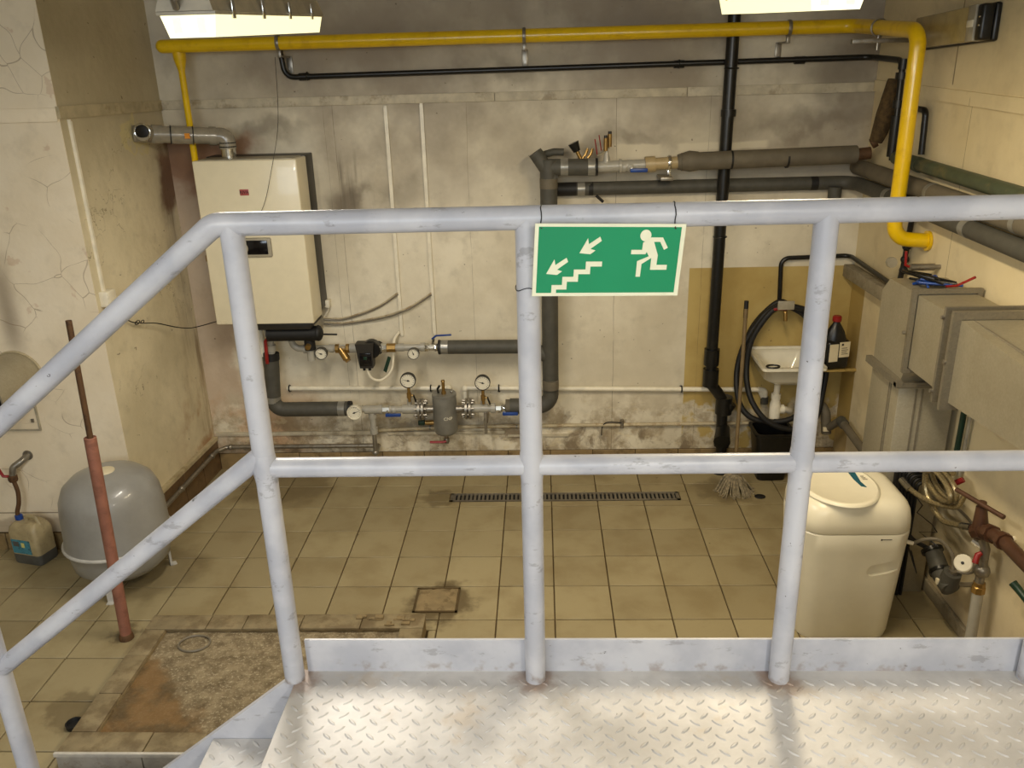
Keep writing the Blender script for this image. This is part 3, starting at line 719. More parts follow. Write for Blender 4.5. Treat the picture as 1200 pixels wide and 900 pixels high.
def clamp_g(x, z, y=GYY, r=GR, plate=True, n=20):
    g = G(); g.tube([(x, y + (r + .004) * math.cos(a), z + (r + .004) * math.sin(a)) for a in [2 * PI * k / n for k in range(n)]], .005, 6, closed=True)
    g.tf(0, Matrix.Translation((x, 0, 0)) @ Matrix.Diagonal((2.2, 1, 1, 1)) @ Matrix.Translation((-x, 0, 0)))
    g.box(x - .011, x + .011, y - .012, y + .012, z - r - .042, z - r - .004, .003)
    if plate:
        g.box(x - .018, x + .018, WB - .009, WB - .001, z - r - .13, z - r - .03, .003); g.box(x - .006, x + .006, y, WB - .002, z - r - .04, z - r - .03)
        g.lathe((x, WB - .008, z - r - .10), [(.009, 0), (.009, .006)], '-Y', 8)
    return g
for x in (-1.26, .172, 1.68): build(clamp_g(x, 2.836), 'pipe_clamp', 'steel', gp)
g = G().tube([(2.068 + (GR + .004) * math.cos(a), .08, 2.812 + (GR + .004) * math.sin(a)) for a in [2 * PI * k / 20 for k in range(20)]], .006, 6, closed=True)
g.box(1.93, WR - .002, .065, .095, 2.735, 2.758, .002); g.cyl((2.068, .08, 2.70), (2.068, .08, 2.775), .006, n=8)
build(g, 'pipe_clamp', 'steel', gp)

# ------------------------------------------------------------------ thin black pipe under the gas pipe
t = thing('heating_vent_pipe', (.5, .55, 2.65), 'thin black steel pipe under the yellow gas pipe', 'pipe')
build(G().tube([(-1.30, .555, 2.80), (-1.285, .555, 2.648), (2.215, .545, 2.672), (2.235, .13, 2.645), (2.235, .11, 2.12)], .0165, 12, bend=.06), 'main_pipe', 'black', t)
for x in (-1.17, 1.09, 1.80): build(G().cyl((x - .03, .555, 2.6485 + (x + 1.2) * .0057), (x + .03, .555, 2.649 + (x + 1.2) * .0057), .022, n=12), 'coupling', 'black', t)
for z0, z1, r in ((2.55, 2.585, .034), (2.60, 2.655, .026), (2.40, 2.44, .03), (2.14, 2.36, .028)): build(G().cyl((2.235, .12, z0), (2.235, .12, z1), r, n=14), 'valve_body', 'black', t)
for x in (-1.15, 1.09):
    g = G().torus((x, .555, 2.652 + (x > 0) * .011), .022, .005, 'X', 16, 6); g.box(x - .006, x + .006, .57, WB, 2.64, 2.655); build(g, 'wall_clip', 'black', t)
g = G().tube(spline([(2.225, .20, 2.55), (2.215, .215, 2.42), (2.20, .23, 2.29), (2.185, .245, 2.215)], 5), [.030, .034, .036, .039, .042, .044, .046, .048, .048, .047, .046, .045, .042, .040, .038, .036], 12)
build(g, 'hemp_wrap', 'hemp', t, label='ragged brown hemp wrapping on the pipe')
build(G().tube([(2.19, .25, 2.215), (2.165, .255, 2.20)], .03, 10), 'pipe_stub', 'rust', t)

# ------------------------------------------------------------------ black soil pipe
so = thing('soil_pipe', (1.39, .48, .13), 'tall black drain pipe with offset bend standing against the back wall', 'pipe')
build(G().tube([(1.388, .478, ZC), (1.372, .478, .80), (1.375, .478, .66), (1.46, .478, .545), (1.478, .478, .12)], .037, 20, bend=.07), 'main_pipe', 'black', so)
for z0, z1, r, x in ((2.36, 2.40, .045, 1.384), (.79, .90, .050, 1.372), (.64, .76, .052, 1.374), (.44, .56, .056, 1.473), (.20, .26, .052, 1.475)):
    build(G().tube([(x, .478, z0), (x, .478, z1)], r, 20), 'socket', 'black', so)
build(G().tube([(1.478, .478, .46), (1.52, .47, .52)], [.046, .042], 16), 'side_branch', 'black', so)
build(G().tube([(1.478, .478, .33), (1.45, .36, .28)], [.045, .056], 18), 'cleaning_eye', 'black', so)
build(G().lathe((1.478, .478, .0), [(.06, 0), (.06, .06), (.05, .10), (.046, .14)], 'Z'), 'floor_collar', 'black', so)
for z in (2.63, 1.64): build(G().torus((1.386 - (z < 2) * .007, .478, z), .039, .005).box(1.375, 1.395, .51, WB, z - .008, z + .008), 'wall_clip', 'black', so)

# ------------------------------------------------------------------ heating pipework
HY = .43
def ins(path, r, mat='insul', bend=.10, n=20): return G().tube(path, r, n, bend=bend)
def rings(t, pts, r, mat='tape', wdt=.045, axis='X'):
    for p in pts:
        d = {'X': (wdt / 2, 0, 0), 'Z': (0, 0, wdt / 2), 'Y': (0, wdt / 2, 0)}[axis]
        build(G().cyl(Vector(p) - Vector(d), Vector(p) + Vector(d), r, n=20), 'joint_tape', mat, t)
def ball_valve(x, y, z, lb, cat_color, group='lever ball valves', handle='-X', up=0.0, body='pvc', r=.024):
    v = thing('ball_valve', (x, y, z - r), lb, 'valve', group)
    build(G().lathe((x, y, z), [(r * 1.05, -.055), (r * 1.15, -.05), (r * 1.15, -.03), (r * .85, -.026), (r * 1.2, -.012), (r * 1.2, .012), (r * .85, .026), (r * 1.15, .03), (r * 1.15, .05), (r * 1.05, .055)], 'X', 14), 'valve_body', body, v)
    build(G().cyl((x, y - r, z), (x, y - r - .03, z), .008, n=10), 'stem', 'chrome', v)
    dx = .095 if handle == '+X' else -.095
    if handle == 'up': h = G().tube([(x, y - r - .03, z), (x + .008, y - r - .04, z + .03), (x + .01, y - r - .04, z + .12)], .008, 8)
    elif handle == 'down': h = G().tube([(x, y - r - .03, z), (x - .004, y - r - .04, z - .03), (x + .004, y - r - .04, z - .13)], .010, 8)
    else: h = G().box(min(x - .01 * (dx > 0), x + dx), max(x + .01 * (dx < 0), x + dx), y - r - .046, y - r - .028, z - .028, z - .004, .006)
    build(h, 'lever', cat_color, v); return v
def gauge(x, y, z, r, lb, stem=.10, case='black', ang=200, backstem=False):
    t = thing('pressure_gauge', (x, y, z - r - stem), lb, 'gauge', 'round dial gauges on the heating pipes')
    build(G().lathe((x, y, z), [(r * .95, -.028), (r, -.02), (r, .012), (r * .93, .015), (r * .90, .008), (r * .90, .004)], '-Y', 28), 'case', case, t)
    d = build(G().lathe((x, y - .0045, z), [(r * .9, 0), (r * .9, .002)], '-Y', 28), 'dial', 'porcelain', t)
    tk = G()
    for k in range(13):
        a = R(225 - k * 22.5); c, s = math.cos(a), math.sin(a); a0, a1 = r * .66, r * .82
        tk.prism([(x + c * a0 - s * .0008, z + s * a0 + c * .0008), (x + c * a0 + s * .0008, z + s * a0 - c * .0008), (x + c * a1 + s * .0008, z + s * a1 - c * .0008), (x + c * a1 - s * .0008, z + s * a1 + c * .0008)], y - .0074, y - .006, 'XZ')
    build(tk, 'tick_marks', 'ink', d, smooth=False)
    a = R(ang); c, s = math.cos(a), math.sin(a)
    nd = G().prism([(x - c * r * .22 - s * .003, z - s * r * .22 + c * .003), (x - c * r * .22 + s * .003, z - s * r * .22 - c * .003), (x + c * r * .72, z + s * r * .72)], y - .0095, y - .008, 'XZ')
    nd.lathe((x, y - .006, z), [(r * .11, 0), (r * .11, .005)], '-Y', 12)
    build(nd, 'needle', 'ink', t)
    if backstem: build(G().cyl((x, y + .02, z), (x, HY, z), .010, n=10), 'stem', 'chrome', t)
    elif stem > 0:
        build(G().lathe((x, y, z - r - stem), [(.010, 0), (.010, stem * .25), (.016, stem * .27), (.016, stem * .62), (.011, stem * .66), (.011, stem + .006)], 'Z', 12), 'stem', 'brass', t)
        build(G().cyl((x + .012, y, z - r - stem * .55), (x + .028, y, z - r - stem * .55), .007, n=8), 'cock_stem', 'brass', t)
        build(G().tube([(x + .028, y, z - r - stem * .5), (x + .045, y, z - r - stem * 1.05)], .006, 8), 'cock_lever', 'black', t)
    return t

# supply: from the boiler down and to the right
t = thing('supply_pipe', (-1.3, HY, .48), 'dark grey insulated pipe bending below the boiler to the dial thermometer', 'pipe')
build(ins([(-1.555, HY, .92), (-1.585, HY, .526), (-1.06, HY, .526)], .050, bend=.07), 'insulation', 'insul', t)
build(ins([(-1.553, HY, .93), (-1.555, HY, .885)], .052, bend=0), 'insulation_end', 'black_matte', t)
rings(t, [(-1.115, HY, .526)], .0515); build(G().cyl((-1.579, HY, .625), (-1.582, HY, .585), .0515, n=20), 'joint_tape', 'tape', t)
build(G().cyl((-1.072, HY, .526), (-1.05, HY, .526), .0525, n=20), 'insulation_end', 'black_matte', t)
build(G().cyl((-1.552, HY, .90), (-1.545, HY, 1.14), .024, n=16), 'pipe_core', 'pvc', t)
for z in (.945, 1.05): build(G().cyl((-1.551, HY, z), (-1.548, HY, z + .045), .033, n=16), 'union', 'pvc', t)
build(G().tube([(-1.548, HY - .05, 1.045), (-1.558, HY - .065, 1.03), (-1.565, HY - .065, .88)], .012, 8), 'lever', 'red', t, label='red valve lever')
build(G().cyl((-1.549, HY, 1.03), (-1.549, HY - .06, 1.035), .010, n=8), 'lever_stem', 'chrome', t)
t = thing('condensate_siphon', (-1.4, .40, 1.05), 'black siphon and fittings hanging under the boiler', 'siphon')
build(G().cyl((-1.525, .338, 1.092), (-1.20, .338, 1.092), .049, n=18), 'siphon_body', 'black_matte', t)
build(G().sphere((-1.195, .338, 1.092), .052, sc=(.6, 1, 1)), 'end_cap', 'black_matte', t)
build(G().cyl((-1.265, .36, .975), (-1.265, .36, 1.19), .036, n=18), 'cup', 'black_matte', t)
build(G().lathe((-1.265, .324, 1.165), [(.018, 0), (.018, .01)], '-Y', 12), 'screw_cap', 'pvc', t)
build(G().tube([(-1.265, .325, 1.01), (-1.265, .30, 1.005)], .018, 12), 'drain_cock', 'brass', t)
build(G().cyl((-1.265, .36, .90), (-1.265, .36, .98), .026, n=14), 'outlet', 'pvc', t)
build(G().tube([(-1.20, .40, 1.065), (-1.09, .40, 1.062)], .006, 8), 'lever', 'black', t)
# condensate pipes left of the supply
t = thing('condensate_drain', (-1.64, .46, .8), 'slim white drain pipe hanging behind the supply pipe under the boiler', 'pipe')
build(G().cyl((-1.625, .47, .92), (-1.625, .47, 1.14), .022, n=12), 'drain_tube', 'white_pvc', t)
build(G().cyl((-1.625, .47, .90), (-1.625, .47, .96), .028, n=12), 'socket', 'white_pvc', t)
build(G().tube(spline([(-1.625, .47, .91), (-1.62, .47, .80), (-1.59, .50, .70), (-1.57, .52, .62)], 5), .007, 8), 'hose', 'hose_grey', t)
# return line with pump
ZR = .955
t = thing('return_pipe', (-.8, HY, .9), 'grey plastic pipe with fittings carrying the pump under the boiler', 'pipe')
build(G().tube([(-1.405, HY, 1.10), (-1.405, HY, ZR + .005), (-.40, HY, ZR)], .0225, 14, bend=.055), 'plastic_pipe', 'pvc', t)
for x0, x1, r in ((-1.33, -1.30, .03), (-1.16, -1.13, .028), (-1.02, -.975, .032), (-.83, -.795, .031), (-.70, -.66, .027), (-.55, -.52, .03)): build(G().cyl((x0, HY, ZR + .002), (x1, HY, ZR + .002), r, n=14), 'union', 'pvc', t)
build(G().cyl((-.805, HY, ZR), (-.775, HY, ZR), .033, n=8), 'pump_nut', 'chrome', t)
build(G().lathe((-.745, HY, ZR), [(.026, -.03), (.031, -.028), (.031, .028), (.026, .03)], 'X', 8), 'brass_fitting', 'brass', t)
build(ins([(-.425, HY, ZR), (.17, HY, ZR - .005), (.31, HY, ZR - .09)], .046, bend=.08), 'insulation', 'insul', t)
rings(t, [(-.39, HY, ZR)], .0475); build(G().cyl((-.432, HY, ZR), (-.42, HY, ZR), .0485, n=20), 'insulation_end', 'black_matte', t)
t = thing('y_strainer', (-1.07, HY, .87), 'brass angled strainer between the small dial and the pump', 'strainer')
build(G().lathe((-1.07, HY, ZR), [(.028, -.048), (.032, -.045), (.032, -.025), (.025, -.02), (.025, .02), (.032, .025), (.032, .045), (.028, .048)], 'X', 8), 'strainer_body', 'brass', t)
build(G().tube([(-1.085, HY - .005, ZR), (-1.04, HY - .03, ZR - .065)], [.024, .026], 10), 'strainer_leg', 'brass', t)
build(G().tube([(-1.04, HY - .03, ZR - .065), (-1.03, HY - .036, ZR - .078)], .019, 8), 'plug', 'brass', t)
t = thing('circulation_pump', (-.90, HY - .05, .85), 'black circulation pump with green mark in the grey pipe', 'pump')
build(G().lathe((-.888, HY + .01, ZR), [(.036, -.085), (.045, -.06), (.045, .065), (.03, .085)], 'X', 18), 'volute', 'black_matte', t)
build(G().lathe((-.868, HY - .02, ZR + .01), [(.062, 0), (.062, .05), (.056, .056)], '-Y', 24), 'motor', 'black', t)
build(G().add([(-.962, .325, 1.015), (-.842, .325, 1.015), (-.856, .325, .85), (-.942, .325, .85), (-.962, .404, 1.015), (-.842, .404, 1.015), (-.856, .404, .85), (-.942, .404, .85)], [(0, 1, 2, 3), (7, 6, 5, 4), (0, 4, 5, 1), (1, 5, 6, 2), (2, 6, 7, 3), (3, 7, 4, 0)]), 'control_box', 'boiler_black', t, smooth=False)
build(G().box(-.938, -.862, .317, .327, .866, .955, .003), 'control_panel', 'screen', t)
build(G().box(-.912, -.888, .3145, .3175, .912, .932, .001), 'green_mark', 'green', t)
for x in (-.922, -.885): build(G().cyl((x, .36, .852), (x, .36, .825), .009, n=10), 'cable_gland', 'black', t)
build(G().tube(spline([(-.905, .36, .84), (-.88, .36, .77), (-.82, .39, .745), (-.762, .43, .79), (-.745, .455, .86), (-.742, .488, .925), (-.738, .53, .985), (-.71, .575, 1.02)], 7), .0085, 8), 'power_cable', 'white_pvc', t)
g = G().prism([(-.80, .815), (-.78, .80), (-.742, .905), (-.762, .915)], .375, .379, 'XZ')
build(g, 'cable_tag', 'green', t)
gauge(-1.195, HY - .078, .948, .040, 'small dark rimmed dial gauge beside the brass strainer', 0, 'insul', 160, True)
gauge(-.588, HY - .078, .938, .038, 'small dark rimmed dial gauge between the pump and the lever valve', 0, 'insul', 110, True)
t = thing('ball_valve', (-.475, HY, .93), 'chrome ball valve with dark lever at the start of the upper insulation', 'valve', 'lever ball valves')
build(G().lathe((-.478, HY, ZR), [(.026, -.05), (.03, -.045), (.03, -.02), (.024, -.015), (.024, .015), (.03, .02), (.03, .045), (.026, .05)], 'X', 8), 'valve_body', 'chrome', t)
build(G().cyl((-.47, HY, ZR + .02), (-.46, HY - .01, ZR + .065), .009, n=8), 'stem', 'chrome', t)
build(G().tube([(-.47, HY - .01, ZR + .06), (-.44, HY - .02, ZR + .085), (-.34, HY - .03, ZR + .092)], .0065, 8), 'lever', 'blue', t)

# lower line with dirt separator
ZL = .515
t = thing('lower_pipe', (-.4, HY, .45), 'grey plastic pipe with unions on both sides of the dirt separator', 'pipe')
build(G().cyl((-1.055, HY, ZL + .006), (-.60, HY, ZL), .0225, n=14), 'plastic_pipe', 'pvc', t)
build(G().cyl((-.245, HY, ZL), (.06, HY, ZL), .0225, n=14), 'plastic_pipe', 'pvc', t)
for x0, x1, r in ((-.96, -.86, .030), (-.70, -.60, .032), (-.86, -.84, .033), (-.24, -.12, .030), (-.10, -.07, .036)): build(G().cyl((x0, HY, ZL + .002), (x1, HY, ZL + .002), r, n=14), 'union', 'pvc', t)
for x0, x1 in ((-.835, -.79), (-.065, -.03)): build(G().cyl((x0, HY, ZL), (x1, HY, ZL), .034, n=8), 'nut', 'chrome', t)
build(G().cyl((-.655, HY, ZL), (-.65, HY, .585), .016, n=12), 'gauge_socket', 'pvc', t)
build(G().cyl((-.152, HY, ZL), (-.152, HY, .57), .016, n=12), 'gauge_socket', 'pvc', t)
build(G().tube([(-.91, HY, ZL), (-.91, HY, .345)], .020, 14), 'drain_leg', 'pvc', t)
for z0, z1, r in ((.455, .485, .028), (.34, .385, .027)): build(G().cyl((-.91, HY, z0), (-.91, HY, z1), r, n=14), 'union', 'pvc', t)
build(G().tube([(-.91, HY, .37), (-.912, HY, .195), (-.912, .55, .192)], .0155, 12, bend=.02), 'steel_leg', 'steel', t)
build(G().sphere((-.912, HY, .195), .024), 'elbow_fitting', 'steel', t)
build(G().box(-.155, -.125, HY + .02, WB, .40, .42).box(-.15, -.13, HY - .01, HY + .02, .33, .49, .003), 'support_bracket', 'steel', t)
gauge(-1.012, HY - .086, .532, .050, 'white dial thermometer at the end of the lower insulation', 0, 'porcelain', 20, True)
gauge(-.645, HY - .03, .735, .052, 'black rimmed gauge standing left of the dirt separator over a blue lever', .10, 'black', 170)
gauge(-.148, HY - .03, .712, .052, 'black rimmed gauge between the dirt separator and the tall riser', .10, 'black', 165)
ball_valve(-.80, HY, ZL, 'ball valve with blue lever beside the dial thermometer', 'blue', handle='+X')
ball_valve(-.01, HY, ZL, 'ball valve with blue lever at the foot of the riser', 'blue', handle='+X', body='chrome')
ds = thing('dirt_separator', (-.413, HY, .30), 'grey metal dirt separator pot with flanges and red drain lever', 'separator')
build(G().lathe((-.413, HY, .335), [(.03, -.012), (.055, .0), (.076, .014), (.082, .03), (.082, .285), (.078, .295), (.074, .296)], 'Z', 28), 'pot', 'vessel_dark', ds)
build(G().lathe((-.413, HY, .612), [(.083, 0), (.083, .014), (.079, .018), (.079, .020)], 'Z', 28), 'lid', 'vessel_dark', ds)
build(G().lathe((-.413, HY - .02, .63), [(.016, 0), (.016, .02), (.0115, .022), (.0115, .085), (.015, .09), (.012, .10)], 'Z', 12), 'air_vent', 'brass', ds)
build(G().tube([(-.45, HY, .63), (-.455, HY, .66), (-.44, HY, .685)], .008, 8), 'lid_handle', 'black', ds)
build(G().sphere((-.36, HY - .01, .645), .011), 'lid_bolt', 'chrome', ds)
for s in (-1, 1):
    build(G().cyl((-.413 + s * .075, HY, ZL), (-.413 + s * .145, HY, ZL), .026, n=16), 'nozzle', 'steel', ds)
    f = G().lathe((-.413 + s * .148, HY, ZL), [(.073, -.008), (.073, .008)], 'X', 28)
    f2 = G().lathe((-.413 + s * .172, HY, ZL), [(.073, -.008), (.073, .008)], 'X', 28)
    for k in range(8):
        a = 2 * PI * (k + .5) / 8; f2.cyl((-.413 + s * .120, HY + .056 * math.cos(a), ZL + .056 * math.sin(a)), (-.413 + s * .20, HY + .056 * math.cos(a), ZL + .056 * math.sin(a)), .008, n=6)
    build(f, 'flange', 'steel', ds); build(f2, 'flange', 'steel', ds)
build(G().cyl((-.413, HY, .335), (-.413, HY, .262), .016, n=10), 'drain_valve', 'steel', ds)
build(G().sphere((-.413, HY, .285), .022), 'drain_ball', 'steel', ds)
build(G().tube([(-.413, HY - .025, .285), (-.44, HY - .03, .283), (-.525, HY - .03, .283)], .009, 8), 'drain_lever', 'red', ds)
text_part('CNP', .03, Matrix.Translation((-.385, HY - .0832, .475)) @ FRONT @ Matrix.Rotation(R(8), 4, 'Z'), 'porcelain', ds)

# riser and upper branches
t = thing('riser_pipe', (.305, .41, .5), 'tall dark grey insulated riser with mitred head beside the exit sign', 'pipe')
build(ins([(.03, HY, .53), (.305, HY, .53), (.305, .41, 2.14)], .053, bend=.085), 'insulation', 'insul', t)
build(G().cyl((.335, .41, 2.02), (.225, .41, 2.185), .043, n=20), 'mitred_head', 'insul', t)
build(G().cyl((.30, .41, 2.095), (.60, .40, 2.092), .050, n=20), 'insulated_branch', 'insul', t)
rings(t, [(.40, .407, 2.094), (.565, .402, 2.092)], .0515)
build(G().cyl((.587, .40, 2.092), (.602, .40, 2.092), .0525, n=20), 'insulation_end', 'black_matte', t)
for z in (1.97, .66): build(G().cyl((.305, .41, z), (.305, .41, z + .06), .0545, n=20), 'joint_tape', 'insul_brown', t)
build(G().tube([(.28, .48, 2.165), (.34, .50, 2.178), (.40, .50, 2.175)], .022, 12), 'back_branch', 'insul', t)
build(G().tube([(.11, HY, .53), (.155, HY, .53)], .056, 20), 'joint_tape', 'black_matte', t)
build(G().tube([(-.0, HY, .53), (.07, HY, .53)], .047, 18), 'insulation_end', 'insul_brown', t)
t = thing('balancing_valve', (.48, .41, 2.14), 'brass balancing valve with black hand wheel on the upper branch', 'valve')
build(G().tube([(.50, .41, 2.14), (.475, .41, 2.19)], .012, 10), 'stem', 'brass', t)
build(G().tube([(.477, .41, 2.185), (.455, .41, 2.235)], [.022, .034], 14), 'hand_wheel', 'black', t)
for x in (.53, .56): build(G().tube([(x - .02, .41, 2.14), (x, .41, 2.165), (x + .012, .41, 2.20)], .008, 8), 'test_point', 'brass', t)
t = thing('upper_branch', (.75, .39, 2.03), 'clear and beige plastic pipe joining the riser to the dusty insulated pipe', 'pipe')
build(G().tube([(.60, .40, 2.092), (.90, .39, 2.10)], .033, 16), 'plastic_pipe', 'pvc', t)
build(G().cyl((.73, .395, 2.095), (.745, .395, 2.095), .042, n=16), 'union', 'pvc', t)
build(G().cyl((.90, .39, 2.10), (1.13, .39, 2.112), .036, n=18), 'beige_pipe', 'beige_pvc', t)
build(G().cyl((.885, .39, 2.10), (.945, .39, 2.103), .047, n=18), 'beige_socket', 'beige_pvc', t)
build(G().lathe((.655, .40, 2.11), [(.028, 0), (.02, .03), (.014, .06), (.012, .085)], 'Z', 14), 'vent_tee', 'pvc', t)
build(clamp_g(1.03, 2.107, .39, .037, False), 'pipe_clamp', 'chrome', t)
build(G().box(.985, 1.06, .40, WB, 2.0, 2.02, .002), 'wall_bracket', 'steel', t)
for x, y, z, lb in ((.648, .39, 2.205, 'front brass air vent with black cap, in line with the upper branch'), (.675, .43, 2.225, 'rear brass air vent with black cap, half hidden by the front one')):
    a = thing('air_vent', (x, y, z - .02), lb, 'air vent', 'brass air vents above the upper branch')
    build(G().cyl((x, y, z - .02), (x, y, z + .055), .013, n=12), 'vent_body', 'brass', a)
    build(G().cyl((x, y, z + .055), (x, y, z + .07), .011, n=12), 'cap', 'black', a)
    build(G().tube([(x - .05, y, z - .045), (x - .055, y, z - .01), (x - .065, y, z + .05)], .0035, 6), 'lever', 'red', a)
    build(G().cyl((x, y, z - .02), (x - .05, y, z - .045), .008, n=8), 'side_cock', 'chrome', a)
ball_valve(.80, .39, 2.09, 'ball valve with blue lever on the upper branch', 'blue', handle='+X', r=.028)
t = thing('dusty_insulated_pipe', (1.6, .38, 2.06), 'dusty brown grey insulated pipe along the back wall below the dado', 'pipe')
build(ins([(1.10, .38, 2.112), (2.13, .38, 2.132)], .053, bend=0), 'insulation', 'insul_brown', t)
build(G().tube([(1.08, .39, 2.11), (1.15, .385, 2.115), (1.2, .38, 2.115)], [.045, .062, .055], 20), 'insulation_end', 'insul_brown', t)
for x in (1.39, 1.72): build(G().cyl((x, .38, 2.117), (x + .012, .38, 2.117), .0545, n=20), 'joint_tape', 'black_matte', t)
build(G().cyl((2.13, .38, 2.132), (2.21, .37, 2.14), .035, n=14), 'pipe_core', 'rust', t)
t = thing('brown_insulated_pipe', (2.21, -1.2, 2.0), 'brown grey insulated pipe along the side wall under the green pipe', 'pipe')
build(ins([(2.212, .56, 2.042), (2.212, -3.2, 1.96)], .046, bend=0), 'insulation', 'insul_brown', t)
for y in (-.48, -1.3): build(G().cyl((2.212, y, 2.0298 + y * .0218), (2.212, y - .035, 2.029 + y * .0218), .0475, n=20), 'joint_tape', 'tape', t)
t = thing('dark_insulated_pipe', (1.2, .53, 1.9), 'dark grey insulated pipe under the dusty one, turning along the side wall', 'pipe')
build(ins([(.37, .557, 1.944), (2.2, .557, 1.948), (2.2, .30, 1.944), (2.205, -3.2, 1.862)], .042, bend=.1), 'insulation', 'insul', t)
rings(t, [(.51, .557, 1.944)], .0435); build(G().cyl((.355, .557, 1.944), (.48, .557, 1.944), .0425, n=20), 'insulation_end', 'black_matte', t)
build(G().tube([(.557, .557, 1.944), (.585, .557, 1.944)], [.0422, .0425], 20), 'tape_collar', 'black_matte', t)
build(G().tube([(.60, .49, 1.91), (.645, .485, 1.87)], .010, 6), 'loose_strap', 'black_matte', t)
build(G().cyl((1.93, .557, 1.947), (1.975, .557, 1.947), .0428, n=20), 'tape_collar', 'black_matte', t)
build(G().cyl((2.07, .50, 1.86), (2.07, .50, 1.93), .04, n=16), 'drop_stub', 'insul', t)
for y in (.02, -.9): build(G().cyl((2.2015, y, 1.937 + y * .0235), (2.2015, y - .05, 1.936 + y * .0235), .0435, n=20), 'joint_tape', 'tape', t)
t = thing('green_pipe', (2.23, -1.2, 2.12), 'dull green painted pipe along the side wall above the insulated ones', 'pipe')
build(G().cyl((2.238, .06, 2.14), (2.238, -3.2, 2.045), .036, n=16), 'painted_pipe', 'green_pipe', t)
build(G().cyl((2.238, -.22, 2.1305), (2.238, -.26, 2.129), .039, n=16), 'coupling', 'green_pipe', t)
t = thing('black_drop_pipe', (2.24, -.2, 1.4), 'thin black pipe stepping down the side wall behind the yellow pipe', 'pipe')
build(G().tube([(2.245, -.02, 2.405), (2.245, -.215, 2.40), (2.25, -.22, 2.18)], .016, 12, bend=.03), 'upper_length', 'black', t)
build(G().tube([(2.255, -.21, 1.86), (2.255, -.20, 1.80), (2.250, -.195, 1.60), (2.237, -.19, 1.457)], .015, 12), 'lower_length', 'black', t)
for z in (1.62, 1.69, 1.56): build(G().sphere((2.25, -.2, z), .023), 'joint_lump', 'black_matte', t)
build(G().lathe((2.19, -.16, 1.60), [(.028, 0), (.03, .012), (.028, .03)], '-Y', 14), 'round_tag', 'bezel', t)

# white thin pipes
t = thing('white_water_pipe', (-.9, .57, .6), 'thin white plastic water pipe ending above the dirt separator', 'pipe')
build(G().tube([(-1.52, .572, .626), (-.395, .572, .612), (-.395, .572, .40)], .0165, 12, bend=.018), 'plastic_pipe', 'white_pvc', t)
build(G().sphere((-.40, .572, .608), .024), 'elbow_fitting', 'white_pvc', t)
for x in (-1.505, -.52): build(G().torus((x, .572, .6255 - (x + 1.5) * .0124), .022, .005, 'X', 14, 6).box(x - .008, x + .008, .58, WB, .60, .62), 'pipe_clip', 'black', t)
t = thing('white_water_pipe', (.6, .57, .58), 'long thin white plastic water pipe from the dirt separator to the wash basin', 'pipe')
build(G().tube([(-.335, .572, .44), (-.285, .572, .50), (-.285, .572, .612), (1.73, .572, .572), (1.765, .572, .50)], .0165, 12, bend=.02), 'plastic_pipe', 'white_pvc', t)
build(G().sphere((-.283, .572, .608), .024), 'elbow_fitting', 'white_pvc', t)
build(G().tube([(1.72, .572, .573), (1.765, .572, .565), (1.768, .572, .515)], .020, 12, bend=.02), 'elbow_fitting', 'white_pvc', t)
build(G().cyl((1.768, .572, .47), (1.768, .572, .52), .026, n=12), 'end_cap', 'insul', t)
for x in (-.05, 1.20): build(G().torus((x, .572, .607 - x * .0199), .022, .005, 'X', 14, 6).box(x - .008, x + .008, .58, WB, .575, .60), 'pipe_clip', 'black', t)
t = thing('beige_thin_pipe', (.5, .58, .31), 'thin beige painted pipe low on the blown plaster', 'pipe')
build(G().tube([(-.935, .58, .296), (-.4, .58, .318), (2.1, .58, .322)], .0125, 10), 'painted_pipe', 'cream_pipe', t)
for x in (-.55, .06): build(G().cyl((x, .58, .315), (x + .012, .58, .315), .016, n=10), 'pipe_clip', 'steel', t)
build(G().tube(spline([(.66, .585, .24), (.665, .575, .31), (.70, .565, .345), (.80, .565, .34)], 6), .004, 6), 'loose_wire', 'black', t)
build(G().cyl((.80, .575, .30), (.80, .575, .36), .014, n=10), 'coupling', 'steel', t)
t = thing('white_batten', (-.9, .59, .26), 'long narrow white batten fixed low on the back wall', 'batten')
build(G().box(WL + .02, -.95, WB - .016, WB, .262, .290, .002).box(-.85, -.02, WB - .016, WB, .258, .280, .002), 'strip', 'trim', t)
build(G().box(.0, .43, WB - .016, WB, .232, .248, .002), 'strip_end', 'trim', t)
t = thing('steel_drain_pipe', (-1.5, .55, .18), 'galvanised pipe running along the back and tan wall skirting', 'pipe')
build(G().tube([(-.912, .555, .192), (-2.0, .555, .192), (-2.06, .50, .185), (-2.105, -.44, .165)], .0155, 12, bend=.05), 'steel_pipe', 'steel', t)
for p in ((-1.98, .555, .192), (-2.063, .42, .184), (-2.087, -.05, .174)): build(G().sphere(p, .022), 'fitting', 'steel', t)
t = thing('brass_cock', (-.56, .55, .36), 'small brass cock with green handle on the wall behind the flanges', 'valve')
build(G().cyl((-.57, .55, .365), (-.48, .55, .365), .017, n=10), 'cock_body', 'brass', t)
build(G().box(-.62, -.575, .53, .57, .352, .382, .004), 'handle', 'green', t)

